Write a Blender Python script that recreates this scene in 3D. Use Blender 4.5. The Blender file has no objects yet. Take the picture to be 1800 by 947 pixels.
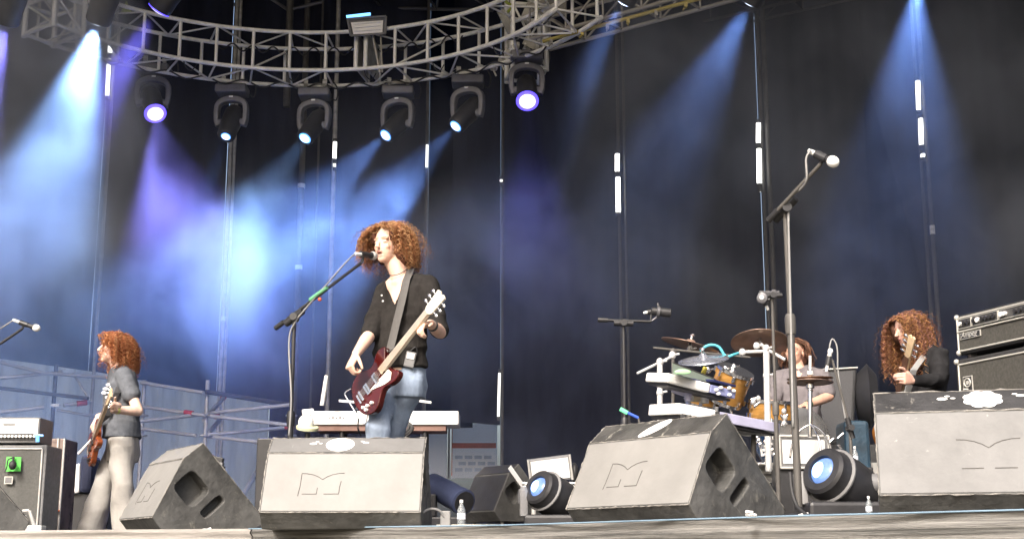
import bpy, bmesh, math, random
import numpy as np
from mathutils import Vector, Matrix, Quaternion
sc = bpy.context.scene
COL = sc.collection
R = math.radians
# ---------------------------------------------------------------- camera
FPX = 2390.0
PITCH = math.atan(513 / FPX)
EYE = Vector((0, 0, 1.5))
cam = bpy.data.objects.new('camera', bpy.data.cameras.new('camera'))
COL.objects.link(cam)
cam.location = EYE
cam.rotation_euler = (math.pi / 2 + PITCH, 0, 0)
cam.data.sensor_width = 36
cam.data.lens = FPX / 1800 * 36
cam.data.clip_start = 0.05
cam.data.clip_end = 3000
sc.camera = cam
# ---------------------------------------------------------------- daylight
SUN_EL, SUN_AZ = R(40), R(-158)          # azimuth from +Y towards +X; light comes from behind and left of the camera
world = bpy.data.worlds.new("World")
sc.world = world
world.use_nodes = True
wn = world.node_tree
for n in list(wn.nodes): wn.nodes.remove(n)
sky = wn.nodes.new('ShaderNodeTexSky'); sky.sky_type = 'NISHITA'; sky.sun_disc = False
sky.sun_elevation = SUN_EL; sky.sun_rotation = SUN_AZ
sky.air_density = 1.0; sky.dust_density = 8.0; sky.ozone_density = 1.0
bg = wn.nodes.new('ShaderNodeBackground'); bg.inputs['Strength'].default_value = 0.15
wo = wn.nodes.new('ShaderNodeOutputWorld')
wn.links.new(sky.outputs[0], bg.inputs[0]); wn.links.new(bg.outputs[0], wo.inputs[0])
sl = bpy.data.lights.new('sun', 'SUN'); sl.energy = 2.0; sl.angle = R(12); sl.color = (1, 0.955, 0.90)
sun = bpy.data.objects.new('sun', sl); COL.objects.link(sun)
sdir = Vector((math.sin(SUN_AZ) * math.cos(SUN_EL), math.cos(SUN_AZ) * math.cos(SUN_EL), math.sin(SUN_EL)))
sun.rotation_euler = sdir.to_track_quat('Z', 'Y').to_euler()
sun.location = sdir * 40
# ---------------------------------------------------------------- exposure and renderer
sc.view_settings.view_transform = 'Standard'
sc.view_settings.look = 'None'
sc.view_settings.exposure = 1.0
sc.view_settings.gamma = 1
sc.render.engine = 'CYCLES'
sc.cycles.use_denoising = True
sc.cycles.max_bounces = 5
sc.cycles.diffuse_bounces = 3
sc.cycles.glossy_bounces = 3
sc.cycles.transmission_bounces = 4
sc.cycles.volume_bounces = 0
sc.cycles.transparent_max_bounces = 6
sc.cycles.volume_step_rate = 3.0
sc.cycles.volume_max_steps = 96
sc.cycles.caustics_reflective = False
sc.cycles.caustics_refractive = False
sc.cycles.sample_clamp_indirect = 4

# ---------------------------------------------------------------- measuring: a place on the stage from a sight line and a distance
def ray(px, py):
    x = (px - 900) / FPX; v = (473.5 - py) / FPX
    return Vector((x, math.cos(PITCH) - v * math.sin(PITCH), math.sin(PITCH) + v * math.cos(PITCH)))
def P(px, py, Y):
    r = ray(px, py); return EYE + r * (Y / r.y)
def PZ(px, py, z):
    r = ray(px, py); return EYE + r * ((z - EYE.z) / r.z)
FL = 1.67                                 # height of the stage floor

# ---------------------------------------------------------------- naming helpers
WM = {}
def tag(o, label=None, cat=None, group=None, kind=None):
    if label: o['label'] = label
    if cat: o['category'] = cat
    if group: o['group'] = group
    if kind: o['kind'] = kind
    return o
def thing(name, label, cat, loc=(0, 0, 0), group=None, rot=None):
    o = bpy.data.objects.new(name, None); COL.objects.link(o)
    o.empty_display_size = 0.1
    m = Matrix.Translation(Vector(loc))
    if rot is not None: m = m @ rot.to_4x4()
    o.matrix_world = m
    WM[o.name] = m.copy()
    return tag(o, label, cat, group)
def mat_of(parent):
    return WM.get(parent.name, Matrix.Identity(4)) if parent else Matrix.Identity(4)
def link_part(name, me, parent):
    o = bpy.data.objects.new(name, me); COL.objects.link(o)
    if parent is not None:
        o.parent = parent
        WM[o.name] = mat_of(parent).copy()
    return o
def copy_tree(o, parent=None):
    c = o.copy(); COL.objects.link(c)
    if parent is not None: c.parent = parent
    for ch in o.children: copy_tree(ch, c)
    return c
def place(o, loc, rotz=0):
    o.location = loc; o.rotation_euler = (0, 0, rotz)
    WM[o.name] = Matrix.Translation(Vector(loc)) @ Matrix.Rotation(rotz, 4, 'Z')
    return o

# ---------------------------------------------------------------- materials
MATS = {}
def _nt(name):
    m = bpy.data.materials.new(name); m.use_nodes = True
    nt = m.node_tree; b = nt.nodes['Principled BSDF']
    return m, nt, b
def mat(name, col, rough=0.6, metal=0.0, var=0.18, scale=6.0, bump=0.08, emit=None, estr=0.0, spec=0.5, stretch=(1, 1, 1), detail=5, alpha=1.0, trans=0.0, scuff=None):
    if name in MATS: return MATS[name]
    m, nt, b = _nt(name)
    N, L = nt.nodes, nt.links
    tc = N.new('ShaderNodeTexCoord'); mp = N.new('ShaderNodeMapping')
    mp.inputs['Scale'].default_value = stretch
    L.new(tc.outputs['Object'], mp.inputs[0])
    nz = N.new('ShaderNodeTexNoise'); nz.inputs['Scale'].default_value = scale; nz.inputs['Detail'].default_value = detail
    nz.inputs['Roughness'].default_value = 0.62
    L.new(mp.outputs[0], nz.inputs['Vector'])
    mr = N.new('ShaderNodeMapRange'); mr.inputs[1].default_value = 0.3; mr.inputs[2].default_value = 0.7
    mr.inputs[3].default_value = 1 - var; mr.inputs[4].default_value = 1 + var
    L.new(nz.outputs['Fac'], mr.inputs[0])
    mx = N.new('ShaderNodeVectorMath'); mx.operation = 'SCALE'
    mx.inputs[0].default_value = col[:3]
    L.new(mr.outputs[0], mx.inputs['Scale'])
    out = mx.outputs[0]
    if scuff:
        # worn edges and scratches: (colour, threshold, scale)
        sn = N.new('ShaderNodeTexNoise'); sn.inputs['Scale'].default_value = scuff[2]; sn.inputs['Detail'].default_value = 9
        sn.inputs['Roughness'].default_value = 0.75; sn.inputs['Distortion'].default_value = 1.6
        L.new(tc.outputs['Object'], sn.inputs['Vector'])
        sr = N.new('ShaderNodeMapRange'); sr.inputs[1].default_value = scuff[1]; sr.inputs[2].default_value = scuff[1] + 0.1
        L.new(sn.outputs['Fac'], sr.inputs[0])
        mc = N.new('ShaderNodeMix'); mc.data_type = 'RGBA'
        L.new(sr.outputs[0], mc.inputs[0]); L.new(out, mc.inputs[6]); mc.inputs[7].default_value = (*scuff[0], 1)
        out = mc.outputs[2]
    L.new(out, b.inputs['Base Color'])
    b.inputs['Roughness'].default_value = rough
    b.inputs['Metallic'].default_value = metal
    b.inputs['Specular IOR Level'].default_value = spec
    if bump:
        bp = N.new('ShaderNodeBump'); bp.inputs['Strength'].default_value = bump; bp.inputs['Distance'].default_value = 0.01
        n2 = N.new('ShaderNodeTexNoise'); n2.inputs['Scale'].default_value = scale * 6; n2.inputs['Detail'].default_value = 4
        L.new(mp.outputs[0], n2.inputs['Vector'])
        L.new(n2.outputs['Fac'], bp.inputs['Height']); L.new(bp.outputs[0], b.inputs['Normal'])
    if emit is not None:
        b.inputs['Emission Color'].default_value = (*emit, 1); b.inputs['Emission Strength'].default_value = estr
    if trans: b.inputs['Transmission Weight'].default_value = trans
    if alpha < 1: b.inputs['Alpha'].default_value = alpha
    MATS[name] = m
    return m
def mat_attr(name, rough=0.6, spec=0.4, sss=0.0, bump=0.05, bscale=60):
    """surface colour from the mesh's own colour attribute (skin tone, lips, brows, hair strands)"""
    if name in MATS: return MATS[name]
    m, nt, b = _nt(name)
    N, L = nt.nodes, nt.links
    at = N.new('ShaderNodeAttribute'); at.attribute_name = 'col'
    nz = N.new('ShaderNodeTexNoise'); nz.inputs['Scale'].default_value = 14; nz.inputs['Detail'].default_value = 5
    mr = N.new('ShaderNodeMapRange'); mr.inputs[1].default_value = 0.3; mr.inputs[2].default_value = 0.7
    mr.inputs[3].default_value = 0.9; mr.inputs[4].default_value = 1.1
    L.new(nz.outputs['Fac'], mr.inputs[0])
    mx = N.new('ShaderNodeVectorMath'); mx.operation = 'SCALE'
    L.new(at.outputs['Color'], mx.inputs[0]); L.new(mr.outputs[0], mx.inputs['Scale'])
    L.new(mx.outputs[0], b.inputs['Base Color'])
    b.inputs['Roughness'].default_value = rough
    b.inputs['Specular IOR Level'].default_value = spec
    if sss:
        b.inputs['Subsurface Weight'].default_value = sss
        b.inputs['Subsurface Radius'].default_value = (0.012, 0.005, 0.003); b.inputs['Subsurface Scale'].default_value = 1.0
    if bump:
        n2 = N.new('ShaderNodeTexNoise'); n2.inputs['Scale'].default_value = bscale; n2.inputs['Detail'].default_value = 4
        bp = N.new('ShaderNodeBump'); bp.inputs['Strength'].default_value = bump; bp.inputs['Distance'].default_value = 0.01
        L.new(n2.outputs['Fac'], bp.inputs['Height']); L.new(bp.outputs[0], b.inputs['Normal'])
    MATS[name] = m
    return m
def glow(name, col, s):
    if name in MATS: return MATS[name]
    m, nt, b = _nt(name)
    b.inputs['Base Color'].default_value = (0.1, 0.1, 0.12, 1); b.inputs['Roughness'].default_value = 0.2
    b.inputs['Emission Color'].default_value = (*col, 1); b.inputs['Emission Strength'].default_value = s
    MATS[name] = m; return m

# ---------------------------------------------------------------- mesh collector
def frame_from(axis, up=Vector((0, 0, 1))):
    a = axis.normalized()
    u = up.cross(a)
    if u.length < 1e-4: u = Vector((1, 0, 0)).cross(a)
    u.normalize(); v = a.cross(u)
    return a, u, v
class MB:
    def __init__(s): s.v = []; s.f = []
    def add(s, vs, fs):
        o = len(s.v); s.v += [tuple(x) for x in vs]; s.f += [tuple(i + o for i in f) for f in fs]; return s
    def box(s, c, size, rot=None):
        c = Vector(c); hx, hy, hz = [d / 2 for d in size]
        vs = [Vector((x, y, z)) for x in (-hx, hx) for y in (-hy, hy) for z in (-hz, hz)]
        if rot is not None: vs = [rot @ v for v in vs]
        return s.add([v + c for v in vs], [(0, 1, 3, 2), (4, 6, 7, 5), (0, 4, 5, 1), (2, 3, 7, 6), (0, 2, 6, 4), (1, 5, 7, 3)])
    def box2(s, a, b):
        a = Vector(a); b = Vector(b); return s.box((a + b) / 2, [abs(q) for q in (b - a)])
    def tube(s, p0, p1, r0, r1=None, n=10, cap=True):
        r1 = r0 if r1 is None else r1
        p0 = Vector(p0); p1 = Vector(p1); a, u, v = frame_from(p1 - p0)
        vs = []
        for p, r in ((p0, r0), (p1, r1)):
            for k in range(n):
                t = 2 * math.pi * k / n; vs.append(p + (u * math.cos(t) + v * math.sin(t)) * r)
        fs = [(k, (k + 1) % n, n + (k + 1) % n, n + k) for k in range(n)]
        if cap: fs += [tuple(range(n - 1, -1, -1)), tuple(range(n, 2 * n))]
        return s.add(vs, fs)
    def path(s, pts, r, n=6, cap=True):
        pts = [Vector(p) for p in pts]; m = len(pts)
        rr = r if isinstance(r, (list, tuple)) else [r] * m
        a, u, v = frame_from(pts[1] - pts[0]); vs = []
        for i, p in enumerate(pts):
            d = (pts[min(i + 1, m - 1)] - pts[max(i - 1, 0)])
            if d.length < 1e-9: d = a
            d.normalize()
            u = (u - d * u.dot(d))
            if u.length < 1e-6: u = frame_from(d)[1]
            u.normalize(); v = d.cross(u)
            for k in range(n):
                t = 2 * math.pi * k / n; vs.append(p + (u * math.cos(t) + v * math.sin(t)) * rr[i])
        fs = [(i * n + k, i * n + (k + 1) % n, (i + 1) * n + (k + 1) % n, (i + 1) * n + k) for i in range(m - 1) for k in range(n)]
        if cap: fs += [tuple(range(n - 1, -1, -1)), tuple(range((m - 1) * n, m * n))]
        return s.add(vs, fs)
    def capsule(s, p0, r0, p1, r1, n=12, h=4):
        p0 = Vector(p0); p1 = Vector(p1)
        if (p1 - p0).length < 1e-6: p1 = p0 + Vector((0, 0, 1e-4))
        a, u, v = frame_from(p1 - p0); rings = []
        for i in range(h + 1):
            t = -math.pi / 2 + (math.pi / 2) * i / h
            rings.append((p0 + a * (r0 * math.sin(t)), max(r0 * math.cos(t), 1e-5)))
        for i in range(h + 1):
            t = (math.pi / 2) * i / h
            rings.append((p1 + a * (r1 * math.sin(t)), max(r1 * math.cos(t), 1e-5)))
        vs = [c + (u * math.cos(2 * math.pi * k / n) + v * math.sin(2 * math.pi * k / n)) * r for c, r in rings for k in range(n)]
        m = len(rings)
        fs = [(i * n + k, i * n + (k + 1) % n, (i + 1) * n + (k + 1) % n, (i + 1) * n + k) for i in range(m - 1) for k in range(n)]
        fs += [tuple(range(n - 1, -1, -1)), tuple(range((m - 1) * n, m * n))]
        return s.add(vs, fs)
    def limb(s, pr, n=14):
        for (p0, r0), (p1, r1) in zip(pr[:-1], pr[1:]): s.capsule(p0, r0, p1, r1, n)
        return s
    def ell(s, c, rad, basis=None, n=16, m=10):
        c = Vector(c); B = basis or (Vector((1, 0, 0)), Vector((0, 1, 0)), Vector((0, 0, 1)))
        vs = []
        for i in range(m + 1):
            ph = -math.pi / 2 + math.pi * i / m
            cr = max(math.cos(ph), 1e-4)
            for k in range(n):
                t = 2 * math.pi * k / n
                vs.append(c + B[0] * (rad[0] * cr * math.cos(t)) + B[1] * (rad[1] * cr * math.sin(t)) + B[2] * (rad[2] * math.sin(ph)))
        fs = [(i * n + k, i * n + (k + 1) % n, (i + 1) * n + (k + 1) % n, (i + 1) * n + k) for i in range(m) for k in range(n)]
        fs += [tuple(range(n - 1, -1, -1)), tuple(range(m * n, (m + 1) * n))]
        return s.add(vs, fs)
    def loft(s, rings, n=24, closed=True):
        """rings: (centre, half-vector a, half-vector b, squareness)"""
        vs = []
        for c, a, b, e in rings:
            for k in range(n):
                t = 2 * math.pi * k / n; ct, st = math.cos(t), math.sin(t)
                x = math.copysign(abs(ct) ** e, ct); y = math.copysign(abs(st) ** e, st)
                vs.append(Vector(c) + a * x + b * y)
        m = len(rings)
        fs = [(i * n + k, i * n + (k + 1) % n, (i + 1) * n + (k + 1) % n, (i + 1) * n + k) for i in range(m - 1) for k in range(n)]
        if closed: fs += [tuple(range(n - 1, -1, -1)), tuple(range((m - 1) * n, m * n))]
        return s.add(vs, fs)
    def lathe(s, prof, c=(0, 0, 0), axis=Vector((0, 0, 1)), n=24):
        """prof: (radius, height) pairs"""
        a, u, v = frame_from(Vector(axis)); c = Vector(c)
        vs = [c + a * h + (u * math.cos(2 * math.pi * k / n) + v * math.sin(2 * math.pi * k / n)) * max(r, 1e-5) for r, h in prof for k in range(n)]
        m = len(prof)
        fs = [(i * n + k, i * n + (k + 1) % n, (i + 1) * n + (k + 1) % n, (i + 1) * n + k) for i in range(m - 1) for k in range(n)]
        fs += [tuple(range(n - 1, -1, -1)), tuple(range((m - 1) * n, m * n))]
        return s.add(vs, fs)
    def prism(s, pts, org, ux, uy, th):
        """outline pts (2D) in the plane org+ux,uy, pushed th along ux x uy"""
        org = Vector(org); ux = Vector(ux); uy = Vector(uy); w = ux.cross(uy).normalized() * th
        n = len(pts); A = [org + ux * p[0] + uy * p[1] for p in pts]
        return s.add(A + [a + w for a in A], [tuple(range(n - 1, -1, -1)), tuple(range(n, 2 * n))] + [(i, (i + 1) % n, n + (i + 1) % n, n + i) for i in range(n)])
    def build(s, name, m, parent=None, smooth=False, bevel=0, local=False, seg=2):
        me = bpy.data.meshes.new(name); me.from_pydata([tuple(v) for v in s.v], [], s.f); me.update()
        bm = bmesh.new(); bm.from_mesh(me); bmesh.ops.recalc_face_normals(bm, faces=bm.faces); bm.to_mesh(me); bm.free()
        if m: me.materials.append(m)
        if not local and parent is not None: me.transform(mat_of(parent).inverted())
        if smooth:
            me.polygons.foreach_set('use_smooth', [True] * len(me.polygons))
        o = link_part(name, me, parent)
        if smooth == 'auto':
            bpy.context.view_layer.objects.active = o
            md = o.modifiers.new('n', 'EDGE_SPLIT'); md.split_angle = R(38)
        if bevel:
            md = o.modifiers.new('b', 'BEVEL'); md.width = bevel; md.segments = seg; md.limit_method = 'ANGLE'; md.angle_limit = R(35)
        return o
_unit = {}
def bar(name, p0, p1, r, m, parent, n=10, local=False):
    """a straight round bar; alike bars share one mesh"""
    key = (m.name, n)
    if key not in _unit:
        b = MB().tube((0, 0, 0), (0, 0, 1), 1, 1, n)
        me = bpy.data.meshes.new('bar'); me.from_pydata(b.v, [], b.f); me.update()
        bm = bmesh.new(); bm.from_mesh(me); bmesh.ops.recalc_face_normals(bm, faces=bm.faces); bm.to_mesh(me); bm.free()
        me.polygons.foreach_set('use_smooth', [len(p.vertices) == 4 for p in me.polygons])
        me.materials.append(m); _unit[key] = me
    p0 = Vector(p0); p1 = Vector(p1); d = p1 - p0
    o = bpy.data.objects.new(name, _unit[key]); COL.objects.link(o)
    M = Matrix.Translation(p0) @ d.to_track_quat('Z', 'Y').to_matrix().to_4x4() @ Matrix.Diagonal((r, r, d.length, 1))
    if parent is not None:
        o.parent = parent
        o.matrix_local = M if local else mat_of(parent).inverted() @ M
        # a sub-part's parent matrix: bars are never parents
    else: o.matrix_world = M
    return o
def curve_pts(pts, n=8):
    """smooth path through points"""
    pts = [Vector(p) for p in pts]; out = []
    for i in range(len(pts) - 1):
        a = pts[max(i - 1, 0)]; b = pts[i]; c = pts[i + 1]; d = pts[min(i + 2, len(pts) - 1)]
        for k in range(n):
            t = k / n
            out.append(0.5 * ((2 * b) + (c - a) * t + (2 * a - 5 * b + 4 * c - d) * t * t + (3 * b - a - 3 * c + d) * t ** 3))
    out.append(pts[-1]); return out
def thin_cloth(m, amount):
    """let daylight through a thin cloth"""
    nt = m.node_tree; b = nt.nodes['Principled BSDF']; tr = nt.nodes.new('ShaderNodeBsdfTranslucent'); mx = nt.nodes.new('ShaderNodeMixShader')
    mx.inputs[0].default_value = amount; lk = b.inputs['Base Color'].links
    if lk: nt.links.new(lk[0].from_socket, tr.inputs['Color'])
    nt.links.new(b.outputs[0], mx.inputs[1]); nt.links.new(tr.outputs[0], mx.inputs[2]); nt.links.new(mx.outputs[0], nt.nodes['Material Output'].inputs[0])
rng = random.Random(7)

# ---------------------------------------------------------------- shared materials
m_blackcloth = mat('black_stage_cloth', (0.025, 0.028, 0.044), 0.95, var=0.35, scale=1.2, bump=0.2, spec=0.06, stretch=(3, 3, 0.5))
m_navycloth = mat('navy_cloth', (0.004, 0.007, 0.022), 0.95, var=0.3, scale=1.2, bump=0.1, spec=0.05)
m_greycloth = mat('grey_tarpaulin', (0.80, 0.80, 0.78), 0.8, var=0.2, scale=1.5, bump=0.15, stretch=(3, 3, 0.4)); thin_cloth(m_greycloth, .7)
m_banner = mat('thin_white_banner', (0.95, 0.95, 0.95), 0.7, var=0.03); thin_cloth(m_banner, .6)
m_alu = mat('aluminium_tube', (0.80, 0.79, 0.76), 0.5, 0.1, var=0.2, scale=9, bump=0.05)
m_darkalu = mat('dark_steel', (0.10, 0.10, 0.11), 0.5, 0.5, var=0.3, scale=7)
m_galv = mat('galvanised_steel', (0.50, 0.49, 0.47), 0.5, 0.25, var=0.3, scale=10, bump=0.1)
m_pole = mat('dull_steel_pole', (0.085, 0.08, 0.075), 0.6, 0.1, var=0.35, scale=5)
m_black = mat('black_plastic', (0.024, 0.024, 0.027), 0.45, var=0.3, scale=10)
m_blackpaint = mat('black_textured_paint', (0.030, 0.030, 0.032), 0.6, var=0.4, scale=8, bump=0.5, scuff=((0.22, 0.21, 0.19), 0.60, 7))
m_grey = mat('mid_grey_paint', (0.16, 0.16, 0.165), 0.55, var=0.25, scale=6)
m_white = mat('white_plastic', (0.80, 0.80, 0.79), 0.4, var=0.06, scale=5, bump=0.03)
m_chrome = mat('chrome', (0.78, 0.78, 0.80), 0.18, 0.95, var=0.08, bump=0.0)
m_red = mat('red_paint', (0.55, 0.04, 0.03), 0.5)
m_cable = mat('black_rubber_cable', (0.03, 0.03, 0.032), 0.6, bump=0)
m_greycable = mat('grey_cable', (0.25, 0.25, 0.25), 0.6, bump=0)
# ================================================================ THE SETTING
g = MB(); g.add([(-400, -300, 0), (400, -300, 0), (400, 900, 0), (-400, 900, 0)], [(0, 1, 2, 3)])
tag(g.build('ground', mat('trodden_ground', (0.16, 0.15, 0.12), 0.95, var=0.35, scale=0.6, bump=0.4)), kind='structure')
FRONT = [(-9.5, 8.5), (-3.1, 8.3), (-1.5, 7.8), (0.0, 7.0), (1.15, 5.60), (1.80, 4.98), (2.6, 4.1), (5.0, 3.2)]
deck = MB()
outline = FRONT + [(9.5, 3.2), (9.5, 22.5), (-9.5, 22.5)]
deck.prism(outline, (0, 0, FL - 0.10), (1, 0, 0), (0, 1, 0), 0.10)
tag(deck.build('stage_floor', mat('black_ply_deck', (0.05, 0.048, 0.045), 0.7, var=0.4, scale=3, bump=0.2, scuff=((0.18, 0.17, 0.15), 0.62, 3))), kind='structure')
# the roof over the stage: a black lined canopy on deep beams, open at the front
rf = MB(); rf.box2((-9.6, 5.5, 11.2), (9.6, 19.5, 11.5))
for yy in (6, 9, 12, 15, 18): rf.box2((-9.6, yy, 10.9), (9.6, yy + 0.12, 11.2))
tag(rf.build('stage_roof', m_blackcloth), kind='structure')
sw = MB(); sw.box2((-9.62, 9.0, FL), (-9.5, 22.0, 11.2)); tag(sw.build('side_masking_wall', m_blackcloth), kind='structure')
sw = MB(); sw.box2((9.5, 5.5, FL), (9.62, 22.0, 11.2)); tag(sw.build('side_masking_wall', m_blackcloth), kind='structure')

# skirt of pleated mesh cloth round the stage front
def edge_pt(s):
    """point and outward normal at length s along the stage front"""
    for (a, b) in zip(FRONT[:-1], FRONT[1:]):
        A = Vector((*a, 0)); B = Vector((*b, 0)); L = (B - A).length; d = (B - A) / L
        if s <= L:
            return A + d * s, Vector((d.y, -d.x, 0))
        s -= L
    return B, Vector((d.y, -d.x, 0))
TOTAL = sum((Vector(b) - Vector(a)).length for a, b in zip(FRONT[:-1], FRONT[1:]))
def skirt(name, s0, s1, m, label):
    n = int((s1 - s0) / 0.035); rows = 46; vs = []; fs = []
    for i in range(n + 1):
        s = s0 + (s1 - s0) * i / n; p, nn = edge_pt(s)
        for j in range(rows + 1):
            z = FL + 0.012 - (FL - 0.02) * (j / rows) ** 1.35
            d = 0.03 + 0.016 * math.sin((z * 110 + 1.5 * math.sin(s * 0.9)) + 0.7 * math.sin(s * 2.3)) * min(1, j / 3) + 0.015 * math.sin(s * 5 + z * 9) + 0.05 * (FL - z) * (1 + 0.5 * math.sin(s * 3.1))
            q = p + nn * d
            vs.append((q.x, q.y, z))
    w = rows + 1
    fs = [(i * w + j, (i + 1) * w + j, (i + 1) * w + j + 1, i * w + j + 1) for i in range(n) for j in range(rows)]
    # turned over onto the deck
    for i in range(n + 1):
        s = s0 + (s1 - s0) * i / n; p, nn = edge_pt(s); q = p - nn * 0.06; vs.append((q.x, q.y, FL + 0.008))
    o = len(vs) - (n + 1)
    fs += [(i * w, o + i, o + i + 1, (i + 1) * w) for i in range(n)]
    b = MB(); b.v = vs; b.f = fs
    ob = b.build(name, m, smooth=True); tag(ob, label, 'stage skirt', 'cloth skirts round the stage front'); return ob
m_skirt = mat('wrinkled_grey_mesh_cloth', (0.20, 0.195, 0.185), 0.85, var=0.75, scale=5, bump=1.0, stretch=(0.30, 0.30, 16), detail=8)
m_skirt2 = mat('pale_dusty_edge_cloth', (0.27, 0.255, 0.24), 0.85, var=0.3, scale=5, bump=0.5, stretch=(0.4, 0.4, 8))
s_left = (Vector(FRONT[1]) - Vector(FRONT[0])).length + (Vector(FRONT[2]) - Vector(FRONT[1])).length + 0.0
skirt('stage_skirt', 0, s_left + 0.05, m_skirt2, 'pale dusty strip of cloth along the stage edge below the left guitarist')
skirt('stage_skirt', s_left + 0.06, TOTAL, m_skirt, 'grey wrinkled mesh cloth hanging from the stage edge below the big monitors')
tp = []
for i in range(80):
    p, nn = edge_pt(s_left + 0.06 + (TOTAL - s_left - 0.3) * i / 79); q = p + nn * 0.05; tp.append((q.x, q.y, FL + 0.010))
b = MB(); b.path(tp, 0.004, 5); tag(b.build('edge_cable', mat('pale_blue_cable', (0.18, 0.27, 0.36), 0.5, bump=0), smooth=True), 'thin pale blue cable laid along the lip of the stage', 'cable')

# ---------------------------------------------------------------- cloth drops at the back
def xcl(px, py, Y): return P(px, py, Y).x
def cloth(name, label, xl, xr, zb, zt, Y, m, slits=(), amp=0.017, grp='black curtains hung across the back of the stage', wl=0.55, seed=0, lean=None, cat='curtain'):
    """hanging cloth with folds; xl/xr edges, zb bottom (number or function of x); slits: (side, z0, z1, width) cut in an edge; lean: function z -> left edge x"""
    rr = random.Random(seed); ph = [rr.uniform(0, 6.28) for _ in range(6)]
    zs = set([round(zt - k * 0.25, 3) for k in range(int((zt - 0.3) / 0.25))])
    zb_f = zb if callable(zb) else (lambda x: zb)
    zmin = min(zb_f(xl), zb_f(xr))
    zs = {z for z in zs if z > zmin + 0.05} | {zt}
    for (_, a, c, _w) in slits:
        for q in (a, c): zs |= {q - 0.004, q + 0.004}
    zs = sorted(zs) ; zs = [None] + zs
    nx = max(4, int((xr - xl) / 0.05)); vs = []
    for z in zs:
        for i in range(nx + 1):
            t = i / nx
            zz = z if z is not None else None
            zl = 5 if zz is None else zz
            L = lean(zl) if lean else xl; Rr = xr
            for (side, a, c, w) in slits:
                if zz is not None and a < zz < c:
                    if side == 'L': L = max(L, xl + w)
                    else: Rr = min(Rr, xr - w)
            x = L + (Rr - L) * t
            bz = zb_f(x)
            if zz is None: zz = bz
            zz = max(zz, bz)
            y = Y + amp * (0.5 * math.sin(6.28 * x / wl + ph[0] + 0.6 * math.sin(x * 1.7 + ph[1])) + 0.3 * math.sin(6.28 * x / (wl * 2.3) + ph[2] + 0.25 * zz) + 0.25 * math.sin(6.28 * x / (wl * 0.45) + ph[3] + zz * 0.4))
            vs.append((x, y, zz))
    w = nx + 1
    fs = [(j * w + i, j * w + i + 1, (j + 1) * w + i + 1, (j + 1) * w + i) for j in range(len(zs) - 1) for i in range(nx)]
    b = MB(); b.v = vs; b.f = fs
    o = b.build(name, m, smooth=True)
    return tag(o, label, cat, grp)
YC = 19.0
def zY(py, Y=YC): return P(900, py, Y).z
bx = {k: xcl(px, py, YC) for k, (px, py) in dict(p1=(189, 120), p2=(400, 250), p3=(589, 270), p4=(750, 270), n1=(795, 400), p5=(880, 320), p6=(1085, 320), p7=(1334, 270), n2=(1530, 400), n3=(1622, 530), p8=(1616, 230)).items()}
def zbl(x):   # the left drops end above the floor, rising to the left
    pts = [(-9.5, 4.55), (xcl(0, 630, YC), zY(630)), (xcl(180, 655, YC), zY(655)), (xcl(365, 690, YC), zY(690)), (xcl(520, 715, YC), zY(718)), (xcl(880, 745, YC), zY(747)), (20, zY(747))]
    for (a, b_) in zip(pts[:-1], pts[1:]):
        if x <= b_[0]: return a[1] + (b_[1] - a[1]) * (x - a[0]) / (b_[0] - a[0])
    return 3.4
def SL(side, pya, pyb, w): return (side, zY(pyb), zY(pya), w)
cloth('curtain', 'black curtain at the far left, mostly lost in bright smoke', -9.4, bx['p1'], zbl, 10.9, YC, m_blackcloth, seed=1)
cloth('curtain', 'black curtain behind the left guitarist, second from the left', bx['p1'] + .012, bx['p2'], zbl, 10.9, YC, m_blackcloth, seed=2)
cloth('curtain', 'black curtain left of the lead singer, lit by blue smoke', bx['p2'] + .012, bx['p3'], zbl, 10.9, YC, m_blackcloth, seed=3)
cloth('curtain', 'narrow black curtain directly behind the lead singer', bx['p3'] + .012, bx['p4'], zbl, 10.9, YC, m_blackcloth, seed=4)
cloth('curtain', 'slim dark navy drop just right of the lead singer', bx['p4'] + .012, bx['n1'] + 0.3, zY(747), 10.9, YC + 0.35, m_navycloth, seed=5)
cloth('curtain', 'short black curtain over the orange striped banner', bx['n1'], bx['p5'], zbl, 10.9, YC, m_blackcloth, seed=6)
cloth('curtain', 'black curtain right of the gap with the orange striped banner', bx['p5'] + .012, bx['p6'], FL, 10.9, YC, m_blackcloth, seed=7)
cloth('curtain', 'wide black curtain behind the drum kit', bx['p6'] + .012, bx['p7'], FL, 10.9, YC, m_blackcloth, seed=8)
cloth('curtain', 'black curtain above the drummer, left of the navy opening', bx['p7'] + .012, bx['n2'], FL, 10.9, YC, m_blackcloth, seed=9)
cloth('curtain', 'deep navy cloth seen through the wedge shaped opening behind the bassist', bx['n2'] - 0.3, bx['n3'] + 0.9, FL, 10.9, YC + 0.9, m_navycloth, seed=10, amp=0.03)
zt_, zb_ = zY(100), zY(530)
cloth('curtain', 'slanting edged black curtain left of the bright strip at the right', bx['n2'] + .02, bx['p8'], FL, 10.9, YC + .03, m_blackcloth, seed=11, amp=0.03, wl=0.6,
      lean=lambda z: bx['n2'] + .02 + max(0, min(1, (zt_ - z) / (zt_ - zb_))) * (bx['p8'] - bx['n2'] - 0.04))
cloth('curtain', 'black curtain at the far right behind the bass amplifier', bx['p8'] + .012, 9.4, FL, 10.9, YC, m_blackcloth, seed=12)
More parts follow.
